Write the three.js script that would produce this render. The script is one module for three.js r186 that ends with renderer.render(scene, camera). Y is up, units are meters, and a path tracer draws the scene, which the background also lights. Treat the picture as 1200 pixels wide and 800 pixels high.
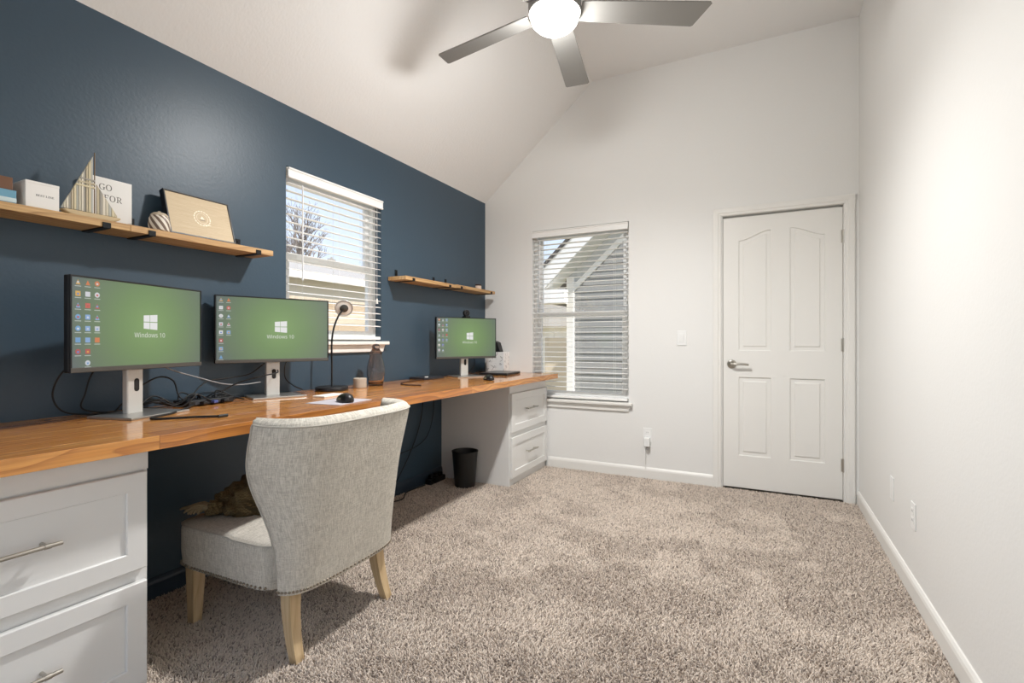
import * as THREE from 'three';
import { RoundedBoxGeometry } from 'three/addons/geometries/RoundedBoxGeometry.js';
import { mergeGeometries, mergeVertices, toCreasedNormals } from 'three/addons/utils/BufferGeometryUtils.js';

// ---------------------------------------------------------------- camera, sky, sun, exposure
const scene = new THREE.Scene();
const renderer = new THREE.WebGLRenderer({ antialias: true });
renderer.toneMapping = THREE.LinearToneMapping;
renderer.toneMappingExposure = 1.1;
renderer.shadowMap.enabled = true;
const camera = new THREE.PerspectiveCamera(2 * Math.atan(400 / 580) * 180 / Math.PI, 1.5, 0.05, 200);
camera.position.set(0, 1.1, 0);
camera.lookAt(-294, 1.1, -580);

const LAMP_COLOR = new THREE.Color().setRGB(1.0, 0.992, 0.975);
const LAMP_DOWN = 15, LAMP_AROUND = 2.8;
const FAN = [-0.895, -2.22];

{ // pale blue sky, the same all the way round
  const w = 256, h = 128, d = new Float32Array(w * h * 4);
  for (let j = 0; j < h; j++) {
    const e = Math.max(0, ((j + 0.5) / h - 0.5) * 2), k = Math.pow(e, 0.5);
    for (let i = 0; i < w; i++) {
      const o = (j * w + i) * 4;
      d[o] = 0.9 + (0.36 - 0.9) * k; d[o + 1] = 0.97 + (0.58 - 0.97) * k; d[o + 2] = 1.06 + (0.98 - 1.06) * k; d[o + 3] = 1;
    }
  }
  const t = new THREE.DataTexture(d, w, h, THREE.RGBAFormat, THREE.FloatType);
  t.mapping = THREE.EquirectangularReflectionMapping; t.magFilter = THREE.LinearFilter; t.needsUpdate = true;
  scene.background = t; scene.backgroundIntensity = 1.1;
}
const sun = new THREE.DirectionalLight(new THREE.Color().setRGB(1, 0.96, 0.9), 7);
sun.position.set(12, 14, -1.5); sun.target.position.set(0, 0, -5); scene.add(sun, sun.target);
sun.castShadow = true; sun.shadow.mapSize.set(2048, 2048);
Object.assign(sun.shadow.camera, { left: -16, right: 16, top: 16, bottom: -16, near: 1, far: 50 });

// ---------------------------------------------------------------- helpers
let seed = 7;
const rnd = () => { seed = (seed * 1664525 + 1013904223) >>> 0; return seed / 4294967296; };
const rr = (a, b) => a + (b - a) * rnd();
const V = (x, y, z) => new THREE.Vector3(x, y, z);
const clamp = (x, a = 0, b = 1) => Math.min(b, Math.max(a, x));
const sm = (a, b, x) => { const t = clamp((x - a) / (b - a)); return t * t * (3 - 2 * t); };
const lerp = (a, b, t) => a + (b - a) * t;
const used = new Map();
function numbered(n) { const k = used.get(n) || 0; used.set(n, k + 1); return k ? `${n}_${String(k).padStart(3, '0')}` : n; }
function mesh(name, geo, mat, parent) {
  const m = new THREE.Mesh(geo, mat); m.castShadow = m.receiveShadow = true;
  m.name = parent ? name : numbered(name); (parent || scene).add(m); return m;
}
function thing(name, label, category, pos = [0, 0, 0], turn = 0, group) {
  const o = new THREE.Group(); o.name = numbered(name); scene.add(o);
  o.position.set(...pos); o.rotation.y = turn; o.userData = { label, category };
  if (group) o.userData.group = group;
  return o;
}
function tag(o, label, category, group) { Object.assign(o.userData, { label, category }); if (group) o.userData.group = group; return o; }
function struct(name, geo, mat, label) {
  const m = mesh(name, geo, mat); m.userData.kind = 'structure';
  if (label) m.userData.label = label;
  return m;
}
function structGroup(name, pos, turn, label) {
  const o = new THREE.Group(); o.name = numbered(name); scene.add(o); o.position.set(...pos); o.rotation.y = turn;
  o.userData.kind = 'structure'; if (label) o.userData.label = label; return o;
}
// uv in metres from the face each vertex belongs to
function uvm(g) {
  const p = g.attributes.position, n = g.attributes.normal, uv = new Float32Array(p.count * 2);
  for (let i = 0; i < p.count; i++) {
    const x = Math.abs(n.getX(i)), y = Math.abs(n.getY(i)), z = Math.abs(n.getZ(i));
    if (y >= x && y >= z) { uv[2 * i] = p.getX(i); uv[2 * i + 1] = p.getZ(i); }
    else if (x >= z) { uv[2 * i] = p.getZ(i); uv[2 * i + 1] = p.getY(i); }
    else { uv[2 * i] = p.getX(i); uv[2 * i + 1] = p.getY(i); }
  }
  g.setAttribute('uv', new THREE.BufferAttribute(uv, 2)); return g;
}
function grainUv(g, axis, du = 0, dv = 0) { // v runs along the given axis, u across it
  const p = g.attributes.position, n = g.attributes.normal, uv = new Float32Array(p.count * 2);
  const get = (i, a) => a === 'x' ? p.getX(i) : a === 'y' ? p.getY(i) : p.getZ(i);
  const oth = ['x', 'y', 'z'].filter((a) => a !== axis);
  for (let i = 0; i < p.count; i++) {
    const nn = { x: Math.abs(n.getX(i)), y: Math.abs(n.getY(i)), z: Math.abs(n.getZ(i)) };
    const a = nn[oth[0]] > nn[oth[1]] ? oth[1] : oth[0];
    uv[2 * i] = get(i, a) + du; uv[2 * i + 1] = (nn[axis] > 0.7 ? get(i, oth[1]) : get(i, axis)) + dv;
  }
  g.setAttribute('uv', new THREE.BufferAttribute(uv, 2)); return g;
}
const rbox = (w, h, d, r = 0.003, s = 2) => uvm(new RoundedBoxGeometry(w, h, d, s, Math.min(r, w / 2.01, h / 2.01, d / 2.01)));
const at = (g, x, y, z, rx = 0, ry = 0, rz = 0) => { g.applyMatrix4(new THREE.Matrix4().makeRotationFromEuler(new THREE.Euler(rx, ry, rz)).setPosition(x, y, z)); return g; };
const bx = (x0, x1, y0, y1, z0, z1, r = 0.003) => uvm(at(rbox(x1 - x0, y1 - y0, z1 - z0, r), (x0 + x1) / 2, (y0 + y1) / 2, (z0 + z1) / 2));
function cyl(r0, r1, h, seg = 24) { return new THREE.CylinderGeometry(r1, r0, h, seg); }
function tube(pts, r, seg = 40, rad = 7, closed = false) { return new THREE.TubeGeometry(new THREE.CatmullRomCurve3(pts.map((p) => p.isVector3 ? p : V(...p)), closed, 'centripetal'), seg, r, rad, closed); }
function lathe(pts, seg = 40) { return new THREE.LatheGeometry(pts.map((p) => new THREE.Vector2(p[0], p[1])), seg); }
function merge(list) {
  const l = list.map((g) => { const n = g.index ? g.toNonIndexed() : g; for (const k of Object.keys(n.attributes)) if (!['position', 'normal', 'uv'].includes(k)) n.deleteAttribute(k); return n; });
  return mergeGeometries(l);
}
function rectShape(x0, x1, y0, y1) { const s = new THREE.Shape(); s.moveTo(x0, y0); s.lineTo(x1, y0); s.lineTo(x1, y1); s.lineTo(x0, y1); s.closePath(); return s; }
function polyShape(pts, hole) { const s = new THREE.Shape(); pts.forEach(([x, y], i) => i ? s.lineTo(x, y) : s.moveTo(x, y)); s.closePath(); if (hole) s.holes.push(hole); return s; }
function rectHole(x0, x1, y0, y1) { const s = new THREE.Path(); s.moveTo(x0, y0); s.lineTo(x0, y1); s.lineTo(x1, y1); s.lineTo(x1, y0); s.closePath(); return s; }
function extrude(shape, depth, bevel = 0, seg = 1) {
  const g = new THREE.ExtrudeGeometry(shape, bevel ? { depth: depth - 2 * bevel, bevelEnabled: true, bevelThickness: bevel, bevelSize: bevel, bevelOffset: -bevel, bevelSegments: seg, curveSegments: 12 } : { depth, bevelEnabled: false, curveSegments: 12 });
  return g.translate(0, 0, bevel);
}
// ring: rectangle with a rectangular hole, extruded
function ring(x0, x1, y0, y1, t, depth, bevel = 0.003, tb = t, tt = t) { const s = rectShape(x0, x1, y0, y1); s.holes.push(rectHole(x0 + t, x1 - t, y0 + tb, y1 - tt)); return extrude(s, depth, bevel); }

// ---------------------------------------------------------------- textures
const hash = (x, y, s) => { let h = (x * 374761393 + y * 668265263 + s * 2147483647) | 0; h = Math.imul(h ^ (h >>> 13), 1274126177); return ((h ^ (h >>> 16)) >>> 0) / 4294967296; };
function vnoise(x, y, px, py, s) { // value noise that repeats after px, py cells
  const xi = Math.floor(x), yi = Math.floor(y), fx = x - xi, fy = y - yi, u = fx * fx * (3 - 2 * fx), v = fy * fy * (3 - 2 * fy);
  const w = (a, p) => ((a % p) + p) % p;
  const a = hash(w(xi, px), w(yi, py), s), b = hash(w(xi + 1, px), w(yi, py), s), c = hash(w(xi, px), w(yi + 1, py), s), d = hash(w(xi + 1, px), w(yi + 1, py), s);
  return lerp(lerp(a, b, u), lerp(c, d, u), v);
}
function fbm(x, y, px, py, s, oct = 4) { let t = 0, a = 0.5, n = 0; for (let k = 0; k < oct; k++) { t += a * vnoise(x, y, px, py, s + k); n += a; x *= 2; y *= 2; px *= 2; py *= 2; a *= 0.5; } return t / n; }
function tex(w, h, f, srgb = true, rep = [1, 1]) {
  const d = new Uint8Array(w * h * 4);
  for (let j = 0; j < h; j++) for (let i = 0; i < w; i++) { const c = f(i / w, j / h, i, j), o = (j * w + i) * 4; d[o] = clamp(c[0], 0, 255); d[o + 1] = clamp(c[1], 0, 255); d[o + 2] = clamp(c[2], 0, 255); d[o + 3] = 255; }
  const t = new THREE.DataTexture(d, w, h); t.wrapS = t.wrapT = THREE.RepeatWrapping; t.magFilter = THREE.LinearFilter; t.minFilter = THREE.LinearMipmapLinearFilter; t.generateMipmaps = true;
  if (srgb) t.colorSpace = THREE.SRGBColorSpace;
  t.repeat.set(...rep); t.needsUpdate = true; return t;
}
const gray = (v) => [v, v, v];
const mix3 = (a, b, t) => [lerp(a[0], b[0], t), lerp(a[1], b[1], t), lerp(a[2], b[2], t)];
function canvasTex(w, h, draw) {
  const c = document.createElement('canvas'); c.width = w; c.height = h; draw(c.getContext('2d'), w, h);
  const t = new THREE.CanvasTexture(c); t.colorSpace = THREE.SRGBColorSpace; t.magFilter = THREE.LinearFilter; return t;
}
const peel = tex(512, 512, (x, y) => gray(255 * fbm(x * 70, y * 70, 70, 70, 3, 3)), false, [1.6, 1.6]);
function woodTex(s, light, mid, dark, streak, knots, w = 256, h = 1024) {
  const K = []; for (let k = 0; k < knots; k++) K.push([hash(k, 1, s), hash(k, 2, s), 0.02 + 0.03 * hash(k, 3, s)]);
  return tex(w, h, (x, y) => {
    let wob = fbm(x * 3, y * 3, 3, 3, s, 3) * 1.6 + fbm(x * 2, y * 2, 2, 2, s + 9, 2) * 1.4, kn = 0;
    for (const [kx, ky, kr] of K) { let dx = Math.abs(x - kx); dx = Math.min(dx, 1 - dx); let dy = Math.abs(y - ky); dy = Math.min(dy, 1 - dy); const q = Math.hypot(dx, dy * 2.6) / kr; wob += 0.75 * Math.exp(-q * 0.55); kn = Math.max(kn, sm(1.15, 0.5, q)); }
    const r = (x * 8 + wob * 1.9) % 1, ringv = Math.pow(r, 2.2) * sm(1, 0.93, r);
    const fine = fbm(x * 90, y * 7, 90, 7, s + 20, 3), broad = fbm(x * 4, y * 2, 4, 2, s + 31, 3);
    let c = mix3(light, mid, clamp(broad * 1.5 - 0.25));
    c = mix3(c, dark, ringv * streak + 0.5 * (fine - 0.45));
    return mix3(c, [70, 36, 16], kn * 0.85);
  }, true, [4, 1]);
}
const DL = [228, 162, 80], DM = [212, 138, 56], DD = [158, 88, 30];
const deskTex = [woodTex(11, DL, DM, DD, 0.75, 0), woodTex(23, [236, 178, 104], DM, DD, 0.65, 0), woodTex(37, DM, [196, 124, 54], [140, 78, 30], 0.75, 0), woodTex(51, DL, [216, 148, 70], [168, 96, 46], 0.85, 1)];
const pineTex = [woodTex(61, [203, 166, 116], [184, 143, 92], [128, 88, 48], 0.6, 1), woodTex(71, [210, 176, 130], [190, 150, 100], [140, 98, 56], 0.5, 2)];
const legTex = woodTex(83, [214, 190, 152], [200, 170, 128], [168, 134, 92], 0.4, 0, 128, 512);
const tweed = tex(512, 512, (x, y, i, j) => {
  const warp = fbm(x * 256, y * 22, 256, 22, 4, 2), weft = fbm(x * 30, y * 256, 30, 256, 8, 2), blot = fbm(x * 9, y * 9, 9, 9, 14, 3);
  const v = 0.6 * warp + 0.4 * weft; let c = mix3([168, 163, 153], [228, 223, 212], sm(0.25, 0.72, v)); c = mix3(c, [206, 200, 188], 0.38 + 0.3 * (blot - 0.5));
  return hash(i >> 1, j >> 1, 55) > 0.994 ? mix3(c, [96, 84, 78], 0.6) : c;
}, true, [3, 3]);
const tweedBump = tex(512, 512, (x, y) => gray(255 * (0.6 * fbm(x * 256, y * 40, 256, 40, 4, 2) + 0.4 * fbm(x * 40, y * 256, 40, 256, 8, 2))), false, [3, 3]);

// ---------------------------------------------------------------- materials
const col = (r, g, b) => new THREE.Color().setRGB(r / 255, g / 255, b / 255, THREE.SRGBColorSpace);
const std = (c, rough = 0.5, metal = 0, extra = {}) => new THREE.MeshPhysicalMaterial({ color: c, roughness: rough, metalness: metal, ...extra });
const M = {
  white: std(col(234, 233, 230), 0.6, 0, { bumpMap: peel, bumpScale: 0.0003 }),
  ceil: std(col(238, 237, 235), 0.75, 0, { bumpMap: peel, bumpScale: 0.0008 }),
  blue: std(col(56, 75, 90), 0.4, 0, { bumpMap: peel, bumpScale: 0.0003 }),
  blueTrim: std(col(38, 52, 66), 0.4),
  trim: std(col(236, 234, 229), 0.38),
  door: std(col(235, 233, 228), 0.4),
  cabinet: std(col(233, 232, 229), 0.32),
  vinyl: std(col(240, 240, 238), 0.35),
  slat: std(col(244, 243, 240), 0.4),
  cord: std(col(235, 233, 228), 0.8),
  glass: std(new THREE.Color(1, 1, 1), 0.02, 0, { transmission: 1, thickness: 0, ior: 1.5 }),
  nickel: std(col(190, 186, 178), 0.28, 1),
  dullNickel: std(col(142, 140, 136), 0.45, 0.35),
  black: std(col(22, 22, 24), 0.4),
  blackRough: std(col(20, 20, 21), 0.7),
  blackMetal: std(col(24, 25, 27), 0.45, 0.6),
  rubber: std(col(17, 17, 18), 0.55),
  silver: std(col(196, 194, 190), 0.3, 0.85),
  silverPlastic: std(col(205, 203, 198), 0.35, 0.3),
  grayCable: std(col(150, 150, 152), 0.5),
  paper: std(col(238, 235, 230), 0.7),
  fabric: std(new THREE.Color(1, 1, 1), 0.95, 0, { map: tweed, bumpMap: tweedBump, bumpScale: 0.0012, sheen: 0.3, sheenRoughness: 0.6 }),
  piping: std(col(196, 191, 181), 0.95, 0, { bumpMap: tweedBump, bumpScale: 0.001 }),
  leg: std(new THREE.Color(1, 1, 1), 0.55, 0, { map: legTex }),
  nail: std(col(150, 140, 125), 0.35, 1),
  desk: deskTex.map((t) => std(new THREE.Color(1, 1, 1), 0.5, 0, { map: t, clearcoat: 1, clearcoatRoughness: 0.06 })),
  pine: pineTex.map((t) => std(new THREE.Color(1, 1, 1), 0.55, 0, { map: t })),
};

// ---------------------------------------------------------------- room shell
const LX = -2.345, RX = 0.584, FZ = -4.065, BZ = 0.45, CE = 3.31, LE = 2.405, RID = -1.295, T = 0.14;
const W1 = { z0: -2.635, z1: -1.87, y0: 1.1, y1: 2.07 };       // window in the blue wall
const W2 = { x0: -1.856, x1: -0.985, y0: 0.595, y1: 2.09 };    // window in the far wall
const D1 = { x0: -0.275, x1: 0.497, y1: 2.045 };               // door opening

const carpetBase = std(col(190, 174, 160), 0.95, 0, { map: tex(256, 256, (x, y) => gray(150 + 100 * fbm(x * 64, y * 64, 64, 64, 5, 3)), true, [3, 3]) });
struct('floor', bx(LX - T, RX + T, -0.16, -0.011, FZ - T - 0.7, BZ + T, 0.001), carpetBase, 'beige carpeted floor of the office');
{
  const s = rectShape(-(BZ + T), -(FZ - T), -0.15, LE + 0.05); s.holes.push(rectHole(-W1.z1, -W1.z0, W1.y0, W1.y1));
  const g = extrude(s, T); g.rotateY(Math.PI / 2); g.translate(LX - T, 0, 0); // shape x = -z
  struct('wall_left', g, M.blue, 'navy blue accent wall behind the long desk');
}
{
  const s = polyShape([[LX - 0.02, -0.15], [RX + 0.02, -0.15], [RX + 0.02, CE + 0.06], [RID, CE + 0.06], [LX - 0.02, LE + 0.06]]);
  s.holes.push(rectHole(W2.x0, W2.x1, W2.y0, W2.y1), rectHole(D1.x0, D1.x1, -0.012, D1.y1));
  const g = extrude(s, T); g.translate(0, 0, FZ - T);
  struct('wall_far', g, M.white, 'white gable wall with the window and the door');
}
struct('wall_right', bx(RX, RX + T, -0.15, CE + 0.1, FZ - T, BZ + T, 0.001), M.white, 'plain white side wall');
{
  const g = extrude(polyShape([[LX - T, -0.15], [RX + T, -0.15], [RX + T, CE + 0.1], [RID, CE + 0.1], [LX - T, LE + 0.05]], rectHole(-1.85, 0.25, -0.01, 2.06)), T); g.translate(0, 0, BZ);
  struct('wall_back', g, M.white, 'white wall behind the viewer');
}
{
  const g = extrude(polyShape([[LX - T - 0.03, LE - 0.147], [LX, LE], [RID, CE], [RX + T, CE], [RX + T, CE + 0.14], [RID - 0.06, CE + 0.14], [LX - T - 0.03, LE + 0.04]]), BZ + 2 * T - FZ + 0.2); g.translate(0, 0, FZ - T - 0.1);
  struct('ceiling', g, M.ceil, 'white vaulted ceiling with one sloping side');
}
{ // glazed sliding door behind the viewer, which lets daylight in from that side
  const o = structGroup('door_2', [-0.8, 0, BZ + 0.03], 0, 'white glazed sliding door behind the viewer');
  mesh('door_frame', at(ring(-1.05, 1.05, -0.01, 2.06, 0.035, 0.09, 0.003), 0, 0, 0), M.vinyl, o);
  for (const [a, b, z] of [[-1.015, 0.03, 0.01], [-0.03, 1.015, 0.05]]) { const l = mesh('door_leaf', at(ring(a, b, 0.025, 2.025, 0.06, 0.035, 0.003), 0, 0, z), M.vinyl, o); mesh('door_pane', bx(a + 0.055, b - 0.055, 0.08, 1.97, z + 0.016, z + 0.02, 0.0005), M.glass, l); }
}
// dark cupboard space behind the closed door
struct('wall_closet', merge([bx(-0.5, 0.7, -0.15, 2.3, FZ - 0.8, FZ - 0.7), bx(-0.5, -0.4, -0.15, 2.3, FZ - 0.72, FZ - T + 0.01), bx(0.6, 0.7, -0.15, 2.3, FZ - 0.72, FZ - T + 0.01), bx(-0.5, 0.7, 2.2, 2.3, FZ - 0.8, FZ - T + 0.01)]), M.white);

// baseboards: a profile swept along each wall
function baseboard(name, len, pos, turn, mat) {
  const s = polyShape([[0, 0], [0.014, 0], [0.014, 0.066], [0.011, 0.078], [0.005, 0.088], [0, 0.09]]);
  const g = extrude(s, len); g.translate(0, -0.006, -len / 2); // board face towards +x
  const m = struct(name, g, mat); m.position.set(...pos); m.rotation.y = turn; return m;
}
baseboard('baseboard_right', BZ - FZ, [RX, 0, (BZ + FZ) / 2], Math.PI, M.trim);
baseboard('baseboard_far', (D1.x0 - 0.062) - (-1.7), [(D1.x0 - 0.062 - 1.7) / 2, 0, FZ], -Math.PI / 2, M.trim);
baseboard('baseboard_left', 2.5, [LX, 0, -2.1], 0, M.blueTrim);

// ---------------------------------------------------------------- carpet pile
{
  const blade = new THREE.BufferGeometry();
  const P = [], I = [], ringN = 3, lev = [[0, 0.0030, 0, 0], [0.0055, 0.0034, 0.0012, 0.0004], [0.0095, 0.0022, 0.0032, 0.0014], [0.0125, 0.0003, 0.0058, 0.0008]];
  lev.forEach(([y, r, ox, oz], k) => { for (let a = 0; a < ringN; a++) { const t = a / ringN * Math.PI * 2 + k * 0.6; P.push(ox + r * Math.cos(t), y, oz + r * Math.sin(t)); } });
  for (let k = 0; k < lev.length - 1; k++) for (let a = 0; a < ringN; a++) { const b = (a + 1) % ringN, i0 = k * ringN + a, i1 = k * ringN + b; I.push(i0, i0 + ringN, i1, i1, i0 + ringN, i1 + ringN); }
  blade.setAttribute('position', new THREE.Float32BufferAttribute(P, 3)); blade.setIndex(I); blade.computeVertexNormals();
  const step = 0.0066, mats = [], cols = [], m4 = new THREE.Matrix4(), e = new THREE.Euler(), q = new THREE.Quaternion();
  const light = [0.78, 0.68, 0.585], mid = [0.62, 0.53, 0.455], dark = [0.30, 0.25, 0.215];
  for (let z = FZ; z < BZ - 0.01; z += step) for (let x = LX + 0.01; x < RX - 0.01; x += step) {
    const px = x + rr(-0.5, 0.5) * step, pz = z + rr(-0.5, 0.5) * step;
    if (px < -1.72 && ((pz > -0.875 && pz < -0.165) || pz < -3.34)) continue;
    const n1 = fbm(px * 4.6 + 40, pz * 4.6 + 40, 999, 999, 77, 3), n2 = fbm(px * 1.3 + 9, pz * 1.3 + 9, 999, 999, 33, 2);
    const lean = sm(0.38, 0.62, n1) * Math.PI * 1.3 + n2 * 3;
    const tilt = 0.2 + 0.35 * sm(0.35, 0.65, n2 * 0.4 + n1 * 0.6);
    e.set(tilt * Math.sin(lean) + rr(-0.45, 0.45), rr(0, 6.28), -tilt * Math.cos(lean) + rr(-0.45, 0.45), 'XZY'); q.setFromEuler(e);
    const s = rr(0.75, 1.2); m4.compose(V(px, -0.0115, pz), q, V(s, s * rr(0.85, 1.15), s));
    mats.push(m4.clone());
    const k = rnd(), patch = sm(0.35, 0.65, n1); let c = k < 0.13 + 0.08 * (1 - patch) ? mix3(dark, mid, rnd() * 0.6) : mix3(mid, light, clamp(rnd() * 0.85 + 0.25 * patch));
    cols.push(c);
  }
  const im = new THREE.InstancedMesh(blade, std(new THREE.Color(1, 1, 1), 0.9, 0), mats.length);
  const cc = new THREE.Color(); mats.forEach((m, i) => { im.setMatrixAt(i, m); im.setColorAt(i, cc.setRGB(...cols[i])); });
  im.name = 'carpet_pile'; im.userData = { kind: 'stuff', label: 'beige and taupe flecked shaggy carpet pile on the floor', category: 'carpet' };
  im.castShadow = im.receiveShadow = true; scene.add(im);
}

// ---------------------------------------------------------------- windows and blinds (local: x along the wall, z into the room, origin at the foot of the opening)
function makeWindow(name, w, h, pos, turn, label) {
  const o = structGroup(name, pos, turn, label), hw = w / 2, zf = -T + 0.02;
  mesh('window_frame', at(ring(-hw, hw, 0, h, 0.032, 0.07, 0.003), 0, 0, zf), M.vinyl, o);
  const midY = h * 0.5;
  const up = mesh('upper_sash', at(ring(-hw + 0.032, hw - 0.032, midY - 0.02, h - 0.032, 0.034, 0.028, 0.003), 0, 0, zf + 0.006), M.vinyl, o);
  const lo = mesh('lower_sash', at(ring(-hw + 0.032, hw - 0.032, 0.032, midY + 0.02, 0.036, 0.03, 0.003), 0, 0, zf + 0.036), M.vinyl, o);
  mesh('window_pane', bx(-hw + 0.06, hw - 0.06, midY + 0.01, h - 0.06, zf + 0.018, zf + 0.021, 0.0005), M.glass, up);
  mesh('window_pane', bx(-hw + 0.06, hw - 0.06, 0.06, midY - 0.01, zf + 0.049, zf + 0.052, 0.0005), M.glass, lo);
  mesh('sash_lock', merge([bx(-0.03, 0.03, midY + 0.02, midY + 0.032, zf + 0.05, zf + 0.064, 0.003), at(cyl(0.007, 0.007, 0.012), 0, midY + 0.036, zf + 0.057)]), M.vinyl, o);
  mesh('window_sill', bx(-hw - 0.035, hw + 0.035, -0.022, 0.001, 0, 0.045, 0.005), M.trim, o);
  mesh('window_sill', bx(-hw + 0.001, hw - 0.001, -0.02, 0.001, zf + 0.05, 0.004, 0.002), M.trim, o);
  const ap = polyShape([[-hw - 0.02, -0.022], [-hw + 0.0, -0.07], [hw - 0.0, -0.07], [hw + 0.02, -0.022]]);
  mesh('apron', at(extrude(ap, 0.018, 0.003), 0, 0, 0), M.trim, o);
  return o;
}
makeWindow('window_1', W1.z1 - W1.z0, W1.y1 - W1.y0, [LX, W1.y0, (W1.z0 + W1.z1) / 2], Math.PI / 2, 'white framed sash window in the navy wall');
makeWindow('window_2', W2.x1 - W2.x0, W2.y1 - W2.y0, [(W2.x0 + W2.x1) / 2, W2.y0, FZ], 0, 'tall white framed sash window in the white wall');

function makeBlind(label, w, h, pos, turn, pull, tilt) {
  const o = thing('window_blind', label, 'blind', pos, turn), hw = w / 2 - 0.006, zc = -0.022;
  mesh('headrail', bx(-hw, hw, h - 0.05, h - 0.004, zc - 0.026, zc + 0.02, 0.002), M.slat, o);
  mesh('valance', merge([bx(-hw - 0.004, hw + 0.004, h - 0.066, h - 0.008, 0.008, 0.018, 0.003), bx(-hw - 0.004, hw + 0.004, h - 0.02, h - 0.008, 0.012, 0.023, 0.004), bx(-hw - 0.004, hw + 0.004, h - 0.066, h - 0.055, 0.012, 0.022, 0.004)]), M.slat, o);
  const pitch = 0.0434, n = Math.floor((h - 0.08 - 0.04) / pitch);
  const prof = new THREE.Shape(); // gently crowned slat section, 50 mm wide
  const up = [], dn = []; for (let k = 0; k <= 6; k++) { const t = k / 6 * 2 - 1; up.push([t * 0.025, 0.0016 + 0.0022 * (1 - t * t)]); dn.push([t * 0.025, -0.0012 + 0.0022 * (1 - t * t)]); }
  up.concat(dn.reverse()).forEach(([x, y], i) => i ? prof.lineTo(x, y) : prof.moveTo(x, y)); prof.closePath();
  const sg = extrude(prof, 2 * hw - 0.006); sg.translate(0, 0, -hw + 0.003); sg.rotateY(-Math.PI / 2); uvm(sg); // section x -> z
  for (let k = 0; k < n; k++) { const s = mesh('slat', sg, M.slat, o); s.position.set(0, h - 0.085 - k * pitch, zc); s.rotation.x = tilt; }
  const yb = 0.012;
  mesh('bottom_rail', bx(-hw + 0.003, hw - 0.003, yb, yb + 0.02, zc - 0.025, zc + 0.025, 0.004), M.slat, o);
  for (const f of [-0.36, 0, 0.36]) {
    const l = []; for (const zz of [zc - 0.027, zc + 0.027]) l.push(at(cyl(0.0008, 0.0008, h - 0.1, 5), f * w, h / 2 - 0.02, zz));
    mesh('ladder_cord', merge(l), M.cord, o);
  }
  mesh('tilt_wand', merge([at(cyl(0.004, 0.004, 0.5, 8), -hw + 0.08, h - 0.34, 0.03), at(cyl(0.0055, 0.0045, 0.05, 8), -hw + 0.08, h - 0.6, 0.03)]), std(col(236, 236, 236), 0.2), o);
  if (pull) mesh('lift_cord', merge([at(cyl(0.0012, 0.0012, 0.62, 5), hw - 0.07, h - 0.38, 0.03), at(lathe([[0, 0.02], [0.004, 0.018], [0.008, -0.016], [0, -0.018]], 10), hw - 0.07, h - 0.7, 0.03)]), M.cord, o);
  return o;
}
makeBlind('white horizontal slat blind over the window in the navy wall', W1.z1 - W1.z0, W1.y1 - W1.y0, [LX, W1.y0, (W1.z0 + W1.z1) / 2], Math.PI / 2, true, 0.13);
makeBlind('tall white horizontal slat blind over the window in the white wall', W2.x1 - W2.x0, W2.y1 - W2.y0, [(W2.x0 + W2.x1) / 2, W2.y0, FZ], 0, false, 0.0);

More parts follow.
